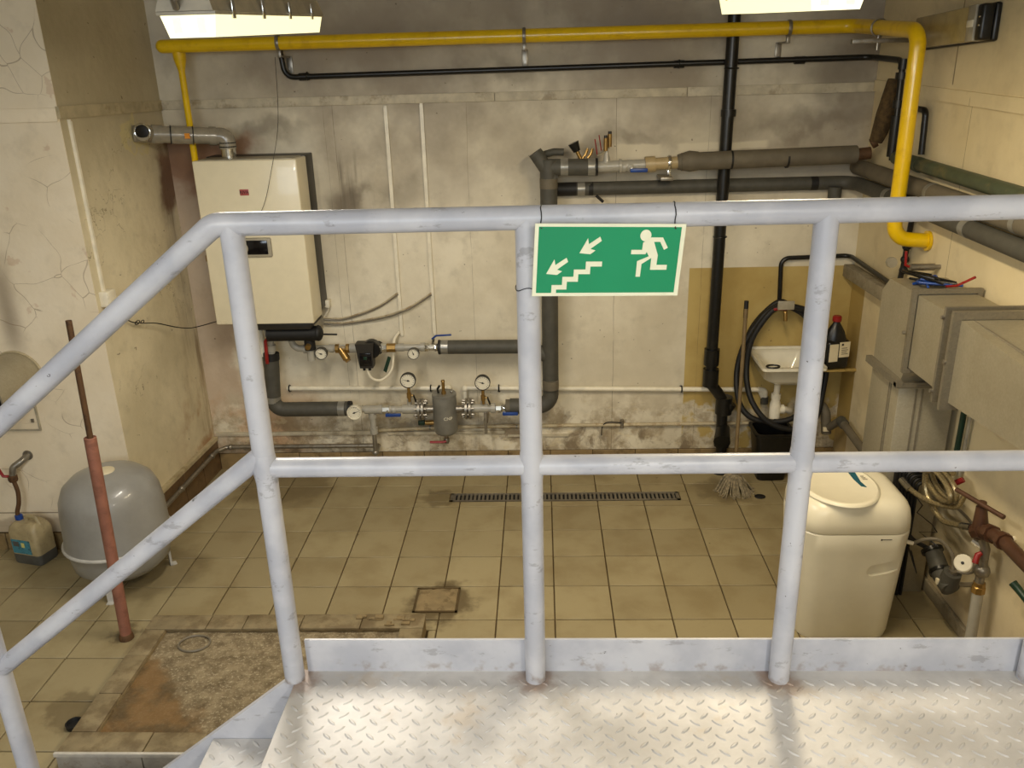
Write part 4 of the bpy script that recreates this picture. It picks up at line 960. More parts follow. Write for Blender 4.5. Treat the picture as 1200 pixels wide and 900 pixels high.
# loose cables
for lb, pts, r in (('pair of grey cables sagging from the boiler to the inner trunking', [(-1.215, .57, 1.13), (-1.10, .585, 1.12), (-.97, .59, 1.15), (-.83, .59, 1.205), (-.70, .585, 1.29)], .007),
                   ('pair of grey cables sagging from the boiler to the outer trunking', [(-1.215, .575, 1.098), (-1.10, .585, 1.087), (-.95, .588, 1.104), (-.80, .574, 1.134), (-.695, .566, 1.168), (-.60, .572, 1.208), (-.478, .58, 1.285)], .007)):
    t = thing('sagging_cable', pts[0], lb, 'cable', 'grey cables right of the boiler')
    build(G().tube(spline(pts, 6), r * .75, 8), 'cable', 'cream_pipe', t); build(G().tube([p + Vector((0, -.004, -.011)) for p in spline(pts, 6)], r * .75, 8), 'cable', 'hose_grey', t)
t = thing('socket_plug', (-1.175, .55, 1.20), 'small white plug box at the lower corner of the boiler frame', 'plug')
build(G().box(-1.19, -1.158, .54, .60, 1.205, 1.255, .004), 'plug_body', 'white_pvc', t); build(G().tube(spline([(-1.175, .57, 1.21), (-1.18, .57, 1.17), (-1.22, .57, 1.13)], 5), .004, 6), 'lead', 'white_pvc', t)
t = thing('black_sensor_wire', (-2.0, .1, 1.15), 'thin black wire with a knot from the junction box to the boiler', 'wire')
build(G().tube(spline([(-2.13, -.38, 1.49), (-2.12, -.25, 1.36), (-2.10, -.14, 1.312), (-2.08, .0, 1.27), (-2.03, .15, 1.20), (-1.99, .25, 1.165), (-1.93, .29, 1.168), (-1.86, .27, 1.19), (-1.80, .30, 1.20)], 6), .0035, 6), 'lead', 'black', t)
build(G().torus((-2.10, -.19, 1.33), .028, .003, 'X', 16, 6, 1, .35).torus((-2.095, -.14, 1.32), .02, .003, 'X', 16, 6, 1, .4), 'knot', 'black', t)
t = thing('thin_hanging_wire', (-1.35, .2, 1.75), 'hair thin wire hanging from the gas pipe across the boiler front', 'wire')
build(G().tube(spline([(-1.30, .44, 2.76), (-1.285, .30, 2.40), (-1.33, .20, 2.13), (-1.40, .195, 1.93), (-1.50, .20, 1.795), (-1.56, .205, 1.73)], 6), .0016, 5), 'wire_strand', 'black', t)

# ------------------------------------------------------------------ wash basin corner
wb = thing('wash_basin', (1.86, .38, .70), 'white enamel wall basin in front of the olive paint', 'basin')
def basin(z0):
    bm = bmesh.new()
    def ring(x0, x1, y0, y1, z, r, n=5):
        out = []
        for (cx, cy, a0) in ((x1 - r, y1 - r, 0), (x0 + r, y1 - r, 90), (x0 + r, y0 + r, 180), (x1 - r, y0 + r, 270)):
            for k in range(n):
                a = R(a0 + 90 * k / (n - 1)); out.append(bm.verts.new((cx + r * math.cos(a), cy + r * math.sin(a), z)))
        return out
    X0, X1, Y0, Y1 = 1.632, 2.035, .165, .588
    rs = [ring(X0 + .09, X1 - .09, Y0 + .10, Y1 - .05, z0 - .145, .06), ring(X0 + .035, X1 - .035, Y0 + .04, Y1 - .01, z0 - .10, .07), ring(X0 + .015, X1 - .015, Y0 + .015, Y1, z0 - .022, .05),
          ring(X0, X1, Y0, Y1, z0 - .018, .03), ring(X0, X1, Y0, Y1, z0, .03), ring(X0 + .03, X1 - .03, Y0 + .03, Y1 - .03, z0, .05), ring(X0 + .042, X1 - .042, Y0 + .045, Y1 - .04, z0 - .02, .06), ring(X0 + .09, X1 - .09, Y0 + .11, Y1 - .08, z0 - .125, .06)]
    for a, b in zip(rs, rs[1:]):
        for k in range(len(a)): bm.faces.new((a[k], a[(k + 1) % len(a)], b[(k + 1) % len(a)], b[k]))
    bm.faces.new(rs[0][::-1]); bm.faces.new(rs[-1]); g = G(); g.frombm(bm); return g
BZ = .862
build(basin(BZ), 'bowl', 'porcelain', wb, angle=60)
build(G().box(1.64, 2.03, .578, .598, BZ - .005, BZ + .015, .004), 'splash_back', 'porcelain', wb)
build(G().lathe((1.845, .36, BZ - .124), [(.028, 0), (.028, .004), (.02, .006)], 'Z'), 'drain_ring', 'chrome', wb)
build(G().torus((1.70, .20, BZ + .006), .040, .006, 'Z', 24, 6, 1, .7), 'rubber_ring', 'black', wb)
build(G().box(1.60, 1.622, .55, .598, BZ - .06, BZ - .02, .003), 'wall_bracket', 'porcelain', wb)
t = thing('basin_trap', (1.80, .44, .40), 'white plastic bottle trap under the basin', 'trap')
build(G().cyl((1.80, .42, .55), (1.80, .40, .735), .020, n=14), 'tailpiece', 'white_pvc', t)
build(G().lathe((1.80, .42, .40), [(.026, 0), (.036, .01), (.036, .13), (.028, .15), (.028, .17)], 'Z', 16), 'trap_body', 'white_pvc', t)
build(G().tube([(1.80, .42, .49), (1.86, .42, .49), (1.91, .46, .46), (1.95, .58, .45)], .021, 14, bend=.03), 'outlet_arm', 'white_pvc', t)
for p, q in (((1.835, .42, .49), (1.858, .42, .49)), ((1.80, .42, .565), (1.80, .42, .60))): build(G().cyl(p, q, .031, n=14), 'union_nut', 'white_pvc', t)
t = thing('grey_waste_pipe', (2.15, .2, .3), 'grey plastic waste pipe with bends beside the basin, along the side wall', 'pipe')
build(G().tube([(2.10, .56, .47), (2.13, .47, .49), (2.15, .45, .44), (2.165, .44, .30)], .032, 14, bend=.05), 'bend_piece', 'insul_brown', t)
build(G().tube([(2.16, .44, .33), (2.20, .30, .455), (2.215, -.45, .38)], .026, 14, bend=.05), 'straight_pipe', 'insul_brown', t)
build(G().cyl((2.20, .30, .452), (2.2, .24, .448), .034, n=14), 'socket', 'insul', t)
build(G().box(2.128, 2.165, .395, .415, .33, .36, .003), 'label_tag', 'paper', t)
tp = thing('water_tap', (1.815, .55, 1.14), 'brass tap with red lever under a black pipe above the basin', 'tap')
build(G().tube([(1.812, .588, 1.168), (1.812, .425, 1.165), (1.815, .418, 1.10)], .013, 10, bend=.02), 'tap_body', 'brass', tp)
build(G().box(1.735, 1.822, .410, .425, 1.172, 1.187, .004), 'lever', 'red', tp)
build(G().box(1.755, 1.86, .398, .411, 1.178, 1.236, .005), 'plastic_tag', 'bezel', tp)
t = thing('black_feed_pipe', (2.0, .57, 1.2), 'thin black pipe feeding the tap and turning along the stone ledge', 'pipe')
build(G().tube([(1.812, .575, 1.19), (1.80, .575, 1.475), (2.235, .575, 1.485), (2.235, -.45, 1.445)], .0145, 12, bend=.05), 'steel_pipe', 'black', t)
# hose coil
hs = thing('hose_coil', (1.80, .52, .38), 'black rubber hose hung in big loops round the basin tap', 'hose')
def loop(cx, cz, rx, rz, y, r, ph=0, tilt=0, n=48):
    pts = []
    for k in range(n):
        a = 2 * PI * k / n + ph; u, v = rx * math.cos(a), rz * math.sin(a)
        pts.append((cx + u * math.cos(tilt) - v * math.sin(tilt), y - .055 * max(0, -math.sin(a)) * 1.0, cz + u * math.sin(tilt) + v * math.cos(tilt)))
    return G().tube(pts, r, 10, closed=True)
YH = .53
def arcloop(C, y):
    return G().tube(spline([(x, yy, z) for x, yy, z in C], 7), .0185, 10)
build(arcloop([(1.812, .50, 1.196), (1.70, .50, 1.12), (1.59, .50, .93), (1.545, .48, .73), (1.555, .39, .55), (1.63, .345, .46), (1.76, .345, .43), (1.88, .345, .445), (1.98, .38, .50), (2.05, .42, .58), (2.085, .47, .72), (2.09, .49, .86), (2.05, .50, 1.0), (1.95, .50, 1.12), (1.812, .50, 1.196)], 0), 'hose_loop', 'black_matte', hs)
build(arcloop([(1.812, .458, 1.196), (1.72, .458, 1.14), (1.62, .458, .96), (1.597, .44, .76), (1.615, .36, .60), (1.70, .31, .47), (1.82, .30, .405), (1.96, .33, .385), (2.07, .40, .43), (2.115, .45, .60), (2.13, .475, .80), (2.09, .46, 1.02), (1.97, .458, 1.15), (1.812, .458, 1.196)], 0), 'hose_loop', 'black_matte', hs)
build(arcloop([(1.90, .541, 1.15), (1.812, .541, 1.196), (1.73, .541, 1.14), (1.64, .541, 1.02), (1.575, .541, .82), (1.56, .525, .68)], 0), 'hose_loop', 'black_matte', hs)
# bottle
bt = thing('black_bottle', (2.145, .36, .79), 'black plastic bottle with red cap and paper labels beside the basin', 'bottle')
BZB = .800
g = G().box(-.080, .080, -.055, .055, 0, .195, .025, 3)
g.add([], [])
build(g.tf(0, Matrix.Translation((2.127, .36, BZB)) @ Matrix.Rotation(R(14), 4, 'Z')), 'bottle_body', 'black', bt)
g = G().lathe((0, 0, 0), [(.074, .165), (.070, .20), (.055, .245), (.032, .285), (.022, .30), (.022, .315)], 'Z', 20)
build(g.tf(0, Matrix.Translation((2.122, .36, BZB)) @ Matrix.Diagonal((1, .75, 1, 1))), 'shoulder', 'black', bt)
build(G().lathe((2.122, .36, BZB + .312), [(.028, 0), (.028, .028), (.022, .034)], 'Z', 16), 'cap', 'red', bt)
Mb = Matrix.Translation((2.127, .36, BZB)) @ Matrix.Rotation(R(14), 4, 'Z')
l1 = build(G().box(-.002, .070, -.058, -.054, .085, .185).tf(0, Mb), 'label_sheet', 'paper', bt)
build(G().box(.010, .024, -.0595, -.0575, .163, .176).tf(0, Mb), 'label_mark', 'ink', l1)
for k in range(4): build(G().box(.012, .058 - .008 * (k % 2), -.0592, -.0575, .105 + k * .013, .109 + k * .013).tf(0, Mb), 'print_line', 'insul_brown', l1)
build(G().box(-.070, -.010, -.058, -.054, .06, .175).tf(0, Mb), 'label_sheet', 'paper', bt)
t = thing('bottle_shelf', (2.14, .42, .78), 'small olive painted bracket shelf holding the black bottle', 'shelf')
build(G().box(2.05, 2.19, .298, .432, BZB - .010, BZB, .003), 'shelf_board', 'olive', t)
build(G().box(2.14, WR - .001, .352, .370, BZB - .028, BZB - .009, .002), 'shelf_bracket', 'olive', t)
# mop
mp = thing('string_mop', (1.53, .25, 0), 'grey string mop leaning beside the black drain pipe', 'mop')
build(G().tube([(1.52, .24, .10), (1.555, .40, 1.19)], .0125, 12), 'handle', 'wood', mp)
build(G().tube([(1.555, .40, 1.13), (1.557, .409, 1.24)], .0145, 12), 'handle_grip', 'black_matte', mp)
build(G().tube([(1.517, .225, .09), (1.521, .245, .15)], [.035, .022], 12), 'mop_socket', 'insul_brown', mp)
g = G()
for k in range(80):
    a = random.uniform(0, 2 * PI); d = random.uniform(.04, .10); c, s = math.cos(a), math.sin(a)
    x, y = 1.515 + .025 * c, .215 + .02 * s
    g.tube(spline([(x, y, .115), (x + c * d * .5, y + s * d * .45, random.uniform(.05, .09)), (x + c * d, y + s * d * .8 - .03, .007), (x + c * d * 1.15 + random.uniform(-.02, .02), y + s * d - .04, .006)], 3), .0055, 5)
build(g, 'mop_strings', 'mop', mp, kind='stuff')
# bin
bn = thing('waste_bin', (1.80, .38, 0), 'open black plastic bin under the wash basin', 'bin')
bm = bmesh.new(); rs = []
def rrect(cx, cy, hx, hy, z, r, n=4):
    o = []
    for (sx, sy, a0) in ((1, 1, 0), (-1, 1, 90), (-1, -1, 180), (1, -1, 270)):
        for k in range(n):
            a = R(a0 + 90 * k / (n - 1)); o.append(bm.verts.new((cx + sx * (hx - r) + r * math.cos(a), cy + sy * (hy - r) + r * math.sin(a), z)))
    return o
for hx, hy, z in ((.092, .085, 0), (.125, .112, .33), (.137, .122, .335), (.137, .122, .35), (.118, .105, .35), (.088, .08, .012)): rs.append(rrect(1.795, .42, hx, hy, z, .03))
for a, b2 in zip(rs, rs[1:]):
    for k in range(len(a)): bm.faces.new((a[k], a[(k + 1) % len(a)], b2[(k + 1) % len(a)], b2[k]))
bm.faces.new(rs[0][::-1]); bm.faces.new(rs[-1]); g = G(); g.frombm(bm); build(g, 'bin_body', 'black', bn)
build(G().cyl((1.80, .56, .345), (1.80, .55, .375), .008, n=8).sphere((1.80, .55, .38), .011), 'rim_peg', 'bezel', bn)
t = build(G().sphere((1.66, .10, .006), .03, sc=(1.2, 1, .3)), 'dark_scrap', 'black_matte', label='small dark scrap lying on the tiles before the bin', cat='scrap')

# ------------------------------------------------------------------ ventilation duct
DX0, DX1 = 1.975, 2.245
du = thing('sheet_metal_duct', (2.11, -1.2, 0), 'galvanised sheet metal duct with angle flanges on the side wall', 'duct')
build(G().box(DX0, DX1, -.965, -.625, 0, 1.18, .003), 'shaft', 'galv', du)
build(G().prism([(-.625, 1.19), (-.625, 1.56), (-.70, 1.635), (-1.0, 1.635), (-1.0, 1.275), (-.965, 1.19)], DX0, DX1, 'YZ'), 'elbow', 'galv', du, smooth=False)
for y in (-.88, -.86): build(G().box(DX0 - .004, DX0 + .002, y - .003, y + .003, 0, 1.17), 'seam', 'galv_dark', du)
for x in (2.06, 2.09): build(G().box(x - .004, x + .004, -.971, -.964, 0, 1.15), 'seam', 'galv_dark', du)
def frame(x0, x1, y0, y1, z0, z1, wd=.03):
    return G().box(x0 - wd, x0, y0, y1, z0 - wd, z1 + wd).box(x1, min(x1 + wd, WR - .002), y0, y1, z0 - wd, z1 + wd).box(x0, x1, y0, y1, z1, z1 + wd).box(x0, x1, y0, y1, z0 - wd, z0)
build(G().box(DX0 - .03, DX1 + .02, -1.0, -.60, 1.172, 1.18).box(DX0 - .03, DX0, -1.0, -.60, 1.18, 1.205).box(DX0 - .03, DX1, -.995, -.965, 1.165, 1.192), 'flange', 'galv_dark', du)
build(frame(DX0, DX1, -1.02, -1.0, 1.275, 1.635, .022), 'flange', 'galv_dark', du)
build(G().box(DX0 + .004, DX1 - .004, -1.345, -1.02, 1.28, 1.630), 'straight_section', 'galv', du, smooth=False)
build(frame(DX0, DX1, -1.362, -1.345, 1.27, 1.635, .03), 'flange', 'galv_dark', du)
build(G().box(DX0, DX1, -1.42, -1.362, 1.272, 1.632), 'collar_section', 'galv', du, smooth=False)
build(frame(DX0, DX1, -1.44, -1.42, 1.268, 1.632, .034), 'flange', 'galv_dark', du)
y0, y1 = -1.44, -3.06
build(G().add([(DX0, y0, 1.268), (DX1, y0, 1.268), (DX1, y0, 1.63), (DX0, y0, 1.63), (DX0, y1, 1.375), (DX1, y1, 1.375), (DX1, y1, 1.515), (DX0, y1, 1.515)], [(0, 1, 2, 3), (7, 6, 5, 4), (0, 4, 5, 1), (1, 5, 6, 2), (2, 6, 7, 3), (3, 7, 4, 0)]), 'taper_section', 'galv', du, smooth=False)
for d in (.02, .055): build(G().tube([(DX0 + .05, y0, 1.628), (DX0 + .05 + d, -2.9, 1.545)], .004, 6), 'seam', 'galv_dark', du)
for y, z in ((-1.011, 1.45), (-1.431, 1.45), (-1.353, 1.62), (-1.353, 1.29)): build(G().lathe((DX0 - .03, y, z), [(.009, -.012), (.009, 0.0)], 'X', 8), 'bolt', 'steel', du)
t = thing('red_lever_valve', (2.20, -.47, 1.50), 'small valve with red levers on the wall above the duct elbow', 'valve')
build(G().cyl((2.13, -.55, 1.655), (2.25, -.55, 1.655), .018, n=10), 'valve_body', 'steel', t)
build(G().tube([(2.12, -.56, 1.66), (2.10, -.56, 1.67), (2.095, -.56, 1.74)], .007, 8), 'lever', 'red', t)
build(G().cyl((2.25, -.55, 1.655), (WR, -.55, 1.655), .012, n=8), 'wall_stub', 'steel', t)
t = thing('cable_bundle', (2.1, -.9, 1.64), 'tangle of dark blue and black cable lying on the duct elbow', 'cable')
for k in range(6):
    pts = [(2.02 + random.uniform(-.02, .20), -.98 + random.uniform(0, .30), 1.641 + random.uniform(0, .03)) for q in range(5)]
    build(G().tube(spline(pts, 5), .006, 6), 'strand', 'black' if k % 2 else 'blue', t)
build(G().tube([(2.13, -.95, 1.652), (2.15, -1.005, 1.668), (2.2, -1.06, 1.72)], .006, 6), 'red_stick', 'red', t)

# ------------------------------------------------------------------ water softener cabinet
sf = thing('water_softener', (1.70, -1.17, 0), 'white rounded water softener cabinet standing by the side wall', 'water softener')
def rbox_stack(levels, n=7):
    bm = bmesh.new(); rs = []
    for (x0, x1, y0, y1, z, r) in levels:
        o = []
        for (cx, cy, a0) in ((x1 - r, y1 - r, 0), (x0 + r, y1 - r, 90), (x0 + r, y0 + r, 180), (x1 - r, y0 + r, 270)):
            for k in range(n):
                a = R(a0 + 90 * k / (n - 1)); o.append(bm.verts.new((cx + r * math.cos(a), cy + r * math.sin(a), z if not callable(z) else z(cy + r * math.sin(a)))))
        rs.append(o)
    for a, b in zip(rs, rs[1:]):
        for k in range(len(a)): bm.faces.new((a[k], a[(k + 1) % len(a)], b[(k + 1) % len(a)], b[k]))
    bm.faces.new(rs[0][::-1]); bm.faces.new(rs[-1]); g = G(); g.frombm(bm); return g
sf_body = build(rbox_stack([(1.49, 1.925, -1.355, -.985, 0, .08), (1.482, 1.932, -1.365, -.975, .03, .09), (1.455, 1.957, -1.39, -.965, .50, .10), (1.450, 1.962, -1.395, -.962, .592, .10), (1.453, 1.959, -1.392, -.965, .597, .10)]), 'cabinet_body', 'soft', sf, angle=60)
build(rbox_stack([(1.453, 1.959, -1.392, -.965, .599, .10), (1.450, 1.962, -1.395, -.962, .604, .10), (1.452, 1.960, -1.393, -.963, .655, .10), (1.458, 1.954, -1.387, -.967, .692, .10), (1.470, 1.942, -1.376, -.976, .720, .10), (1.49, 1.922, -1.358, -.992, .739, .09), (1.515, 1.897, -1.335, -1.012, .748, .08), (1.54, 1.872, -1.31, -1.035, .750, .06)]), 'lid', 'soft_lid', sf, angle=80)
# raised oval control cover on the lid
g = G(); N = 40; ring = lambda a, b, z, cy: [(1.655 + a * math.cos(2 * PI * k / N), cy + b * math.sin(2 * PI * k / N), z) for k in range(N)]
V = ring(.185, .23, .748, -1.18) + ring(.182, .226, .757, -1.18) + ring(.170, .212, .762, -1.18) + ring(.16, .20, .756, -1.18)
g.add(V, [(i * N + k, i * N + (k + 1) % N, (i + 1) * N + (k + 1) % N, (i + 1) * N + k) for i in range(3) for k in range(N)] + [tuple(range(3 * N, 4 * N))])
build(g, 'control_cover', 'soft_lid', sf, angle=50)
build(G().prism([(1.742, -1.02), (1.775, -1.02), (1.772, -1.10), (1.766, -1.17), (1.775, -1.225), (1.752, -1.215), (1.742, -1.14)], .756, .7585, 'XY'), 'teal_stripe', 'teal', sf, smooth=False)
build(G().prism([(1.79, -1.06), (1.815, -1.06), (1.812, -1.085), (1.806, -1.09)], .756, .7585, 'XY'), 'dark_mark', 'ink', sf, smooth=False)
for k in range(3): build(G().box(1.785, 1.80 + .004 * k, -1.115 - k * .016, -1.107 - k * .016, .756, .7582), 'print_line', 'bezel', sf)
def grip_cut(body):
    pts = []
    for k in range(24):
        a = 2 * PI * k / 24; c, d = math.cos(a), math.sin(a)
        u = (.064 if c > 0 else -.064) + .032 * c; v = .032 * d
        pts.append((1.856 + u, .418 + v + u * .22))
    cut = build(G().prism(pts, -1.43, -1.366, 'XZ'), 'grip_cutter', 'soft')
    bpy.context.view_layer.update()
    md = body.modifiers.new('grip', 'BOOLEAN'); md.object = cut; md.operation = 'DIFFERENCE'; md.solver = 'EXACT'
    me = D.meshes.new_from_object(body.evaluated_get(bpy.context.evaluated_depsgraph_get()))
    body.modifiers.clear(); body.data = me; me.set_sharp_from_angle(angle=R(40)); D.objects.remove(cut)
grip_cut(sf_body)
build(G().box(1.80, 1.85, -1.3955, -1.390, .572, .575).box(1.80, 1.806, -1.396, -1.390, .569, .577), 'lid_mark', 'ink', sf)
build(G().cyl((1.955, -1.28, .50), (2.0, -1.29, .49), .010, n=10), 'overflow_nozzle', 'white_pvc', sf)

# ------------------------------------------------------------------ right wall water fittings
t = thing('braided_hoses', (2.13, -1.2, .6), 'coiled braided steel hoses behind the white cabinet', 'hose')
def coil(cx, cy, cz, ry, rz, turns, drift, r):
    n = int(26 * turns); return G().tube([(cx + drift * k / n, cy + ry * math.cos(2 * PI * turns * k / n), cz + rz * math.sin(2 * PI * turns * k / n) + .02 * k / n) for k in range(n + 1)], r, 8)
build(coil(2.10, -1.19, .75, .145, .06, 2.3, .06, .0125), 'hose', 'braid', t)
build(G().tube(spline([(2.02, -1.032, .70), (2.05, -1.10, .67), (2.10, -1.20, .66), (2.15, -1.32, .70), (2.16, -1.36, .78)], 6), .0125, 8), 'hose', 'braid', t)
build(G().tube(spline([(2.10, -1.16, .82), (2.10, -1.10, .76), (2.11, -1.13, .66), (2.13, -1.25, .60), (2.15, -1.34, .62), (2.16, -1.42, .655)], 7), .0135, 8), 'hose', 'braid', t)
for p, q in (((2.02, -1.032, .70), (2.04, -1.09, .675)), ((2.158, -1.385, .638), (2.165, -1.45, .668))): build(G().cyl(p, q, .017, n=8), 'ferrule', 'chrome', t)
build(G().cyl((2.17, -1.19, .74), (2.22, -1.22, .79), .014, n=8), 'red_tap', 'red', t)
t = thing('brown_gate_valve', (2.17, -1.6, .6), 'brown painted iron gate valve with bar handle at the side wall', 'valve')
build(G().tube([(2.17, -1.50, .68), (2.17, -1.56, .71), (2.18, -1.66, .735), (2.185, -2.3, .72)], .030, 14, bend=.04), 'iron_pipe', 'brown_iron', t)
for p, q, r in (((2.172, -1.575, .715), (2.173, -1.605, .722), .041), ((2.178, -1.66, .733), (2.178, -1.69, .735), .039), ((2.17, -1.49, .67), (2.17, -1.535, .70), .038)): build(G().cyl(p, q, r, n=8), 'collar', 'brown_iron', t)
build(G().tube([(2.17, -1.51, .70), (2.165, -1.50, .80)], [.034, .022], 12), 'bonnet', 'brown_iron', t)
build(G().cyl((2.165, -1.50, .79), (2.165, -1.50, .825), .018, n=8), 'gland_nut', 'brown_iron', t)
build(G().tube([(2.10, -1.395, .83), (2.19, -1.63, .82)], .011, 10), 'bar_handle', 'brown_iron', t)
build(G().cyl((2.19, -1.565, .70), (2.235, -1.585, .69), .022, n=10).cyl((2.23, -1.585, .69), (WR, -1.585, .69), .012, n=8), 'outlet_cap', 'white_pvc', t)
t = thing('gauge_manifold', (2.2, -1.52, .0), 'grey pipe with brass nut, white dial and red lever by the side wall', 'pipe')
build(G().cyl((2.20, -1.555, .0), (2.20, -1.535, .40), .024, n=14), 'plastic_pipe', 'pvc', t)
build(G().lathe((2.20, -1.533, .385), [(.030, 0), (.030, .03), (.026, .034), (.026, .05)], 'Z', 8), 'brass_nut', 'brass', t)
build(G().tube([(2.20, -1.53, .42), (2.205, -1.52, .60), (2.185, -1.51, .655)], .020, 12), 'fitting', 'steel', t)
build(G().sphere((2.205, -1.525, .49), .034), 'tee_body', 'steel', t)
build(G().cyl((2.18, -1.50, .49), (2.13, -1.46, .50), .014, n=10), 'dial_stem', 'chrome', t)
d = G().lathe((0, 0, 0), [(.037, 0), (.040, .006), (.040, .03), (.036, .034)], 'Z', 20).tf(0, Matrix.Translation((2.155, -1.475, .495)) @ Vector((-.68, -.55, .48)).to_track_quat('Z', 'Y').to_matrix().to_4x4())
db = build(d, 'dial', 'porcelain', t)
build(G().lathe((0, 0, .0345), [(.007, 0), (.007, .002)], 'Z', 10).tf(0, Matrix.Translation((2.155, -1.475, .495)) @ Vector((-.68, -.55, .48)).to_track_quat('Z', 'Y').to_matrix().to_4x4()), 'dial_hub', 'ink', db)
build(G().tube([(2.185, -1.53, .585), (2.17, -1.53, .575), (2.158, -1.542, .54)], [.010, .013, .014], 10), 'lever', 'red', t)
build(G().cyl((2.20, -1.50, .60), (2.17, -1.47, .615), .014, n=8), 'stem', 'chrome', t)
t = thing('filter_head', (2.13, -1.27, .2), 'dark grey water filter head on a hose behind the white cabinet', 'filter')
build(G().tube([(2.14, -1.21, .40), (2.15, -1.30, .33), (2.16, -1.385, .30)], [.040, .046, .044], 16), 'filter_body', 'insul', t)
build(G().tube([(2.16, -1.35, .30), (2.162, -1.375, .385)], [.048, .040], 16), 'filter_cap', 'insul', t)
build(G().tube([(2.162, -1.375, .38), (2.162, -1.38, .405)], .022, 12), 'port', 'steel', t)
for p, q in (((2.138, -1.20, .405), (2.14, -1.215, .395)), ((2.15, -1.285, .34), (2.15, -1.30, .332))): build(G().cyl(p, q, .052, n=16), 'collar', 'black', t)
build(G().box(2.105, 2.13, -1.36, -1.34, .305, .335, .003), 'label_tag', 'paper', t)
build(G().cyl((2.16, -1.35, .30), (WR, -1.35, .30), .012, n=8), 'wall_stub', 'steel', t)
build(G().tube(spline([(2.0, -1.29, .49), (2.06, -1.27, .50), (2.12, -1.30, .51), (2.155, -1.355, .47), (2.162, -1.378, .40)], 6), .009, 8), 'inlet_hose', 'hose_grey', t)
build(G().tube(spline([(2.19, -1.03, .60), (2.225, -1.16, .625), (2.245, -1.34, .60), (2.245, -1.44, .50), (2.215, -1.43, .42), (2.175, -1.39, .398)], 7), .007, 8), 'outlet_hose', 'hose_grey', t)
build(G().tube(spline([(2.0, -1.18, .50), (2.05, -1.20, .45), (2.10, -1.20, .42), (2.14, -1.21, .40)], 6), .011, 8), 'feed_hose', 'black_matte', t)
t = thing('tangled_black_wire', (2.1, -1.22, .3), 'thin black wire kinked in zigzags behind the white cabinet', 'wire')
build(G().tube([(2.08, -1.0, .64), (2.10, -1.12, .60), (2.09, -1.10, .55), (2.12, -1.20, .54), (2.13, -1.24, .52), (2.085, -1.16, .475), (2.10, -1.235, .478), (2.13, -1.27, .458)], .003, 5), 'wire_strand', 'black', t)
build(G().tube([(2.05, -1.0, .42), (2.06, -1.12, .38), (2.08, -1.16, .30), (2.09, -1.19, .26), (2.07, -1.14, .36)], .003, 5), 'wire_strand', 'black', t)
t = thing('green_lever', (2.24, -1.78, .5), 'dark green lever of a valve on the side wall', 'valve')
build(G().tube([(2.20, -1.76, .585), (2.22, -1.80, .56), (2.225, -1.92, .54)], [.018, .016, .016], 10), 'lever', 'green', t); build(G().cyl((2.22, -1.82, .556), (WR, -1.82, .556), .012, n=8), 'stem', 'steel', t)
t = thing('black_wall_pipe', (2.25, -1.0, .6), 'short black pipe on the side wall under the duct', 'pipe')
build(G().cyl((2.25, -1.06, .75), (2.25, -1.07, 1.23), .014, n=10), 'pipe_length', 'green', t); build(G().cyl((2.262, -1.10, .75), (2.262, -1.11, 1.23), .008, n=8), 'cable', 'bezel', t)
t = thing('hanging_black_cables', (2.08, -.98, .5), 'bundle of black cables hanging behind the white cabinet', 'cable')
for k in range(7): build(G().tube(fillet([(WR - .003, -.99, .66 + .019 * (6 - k)), (2.01 + .019 * k, -.99, .66 + .019 * (6 - k)), (2.01 + .019 * k, -.99, .0)], .03), .009, 7), 'cable_strand', 'black_matte', t)

# ------------------------------------------------------------------ emergency light on the right wall
em = thing('emergency_light', (WR - .05, -.42, 2.69), 'flat emergency light with smoky lens and black end on the side wall', 'lamp')
build(G().box(WR - .03, WR, -.76, -.06, 2.70, 2.862, .012, 3), 'back_plate', 'black', em)
build(G().box(WR - .085, WR - .03, -.635, -.07, 2.708, 2.855, .006), 'lens', 'emer_lens', em)
build(G().box(WR - .09, WR - .03, -.705, -.635, 2.706, 2.857, .005), 'end_cover', 'bezel', em)
build(G().box(WR - .093, WR - .088, -.70, -.64, 2.765, 2.795, .002), 'white_clip', 'porcelain', em)
build(G().box(WR - .085, WR - .03, -.762, -.706, 2.706, 2.857, .012, 3), 'end_cap', 'black', em)
em.rotation_euler = (R(-1.5), 0, 0)
for z in (2.765, 2.80): build(G().box(WR - .088, WR - .084, -.748, -.738, z, z + .006), 'indicator', 'chrome', em)

# ------------------------------------------------------------------ floor things
gr = thing('drain_grate', (.385, .13, -.005), 'long slotted metal drain grate set into the tiles', 'drain')
build(G().box(GX0, GX1, GY0, GY1, -.0078, -.0065), 'channel_floor', 'dark_hole', gr)
build(G().box(GX0, GX1, GY0, GY0 + .016, -.007, .001).box(GX0, GX1, GY1 - .016, GY1, -.007, .001).box(GX0, GX0 + .02, GY0, GY1, -.007, .001).box(GX1 - .02, GX1, GY0, GY1, -.007, .001), 'grate_frame', 'steel', gr)
g = G(); x = GX0 + .02
while x < GX1 - .02: g.box(x, x + .0145, GY0 + .012, GY1 - .012, -.006, .0005); x += .0273
build(g, 'grate_bars', 'steel', gr, smooth=False)
ic = thing('inspection_cover', (-.327, -1.03, 0), 'square mortar filled inspection cover broken into the floor tiles', 'cover')
bm = bmesh.new(); bmesh.ops.create_grid(bm, x_segments=14, y_segments=14, size=.5)
for v in bm.verts:
    x, y = v.co.x, v.co.y; e = max(abs(x), abs(y))
    v.co = Vector((-.327 + x * .215 + random.uniform(-.003, .003), -1.03 + y * .2 + random.uniform(-.003, .003), (.012 if e < .46 else .001) + random.uniform(-.0015, .0025)))
g = G(); g.frombm(bm); build(g, 'mortar_slab', 'concrete', ic, angle=60)
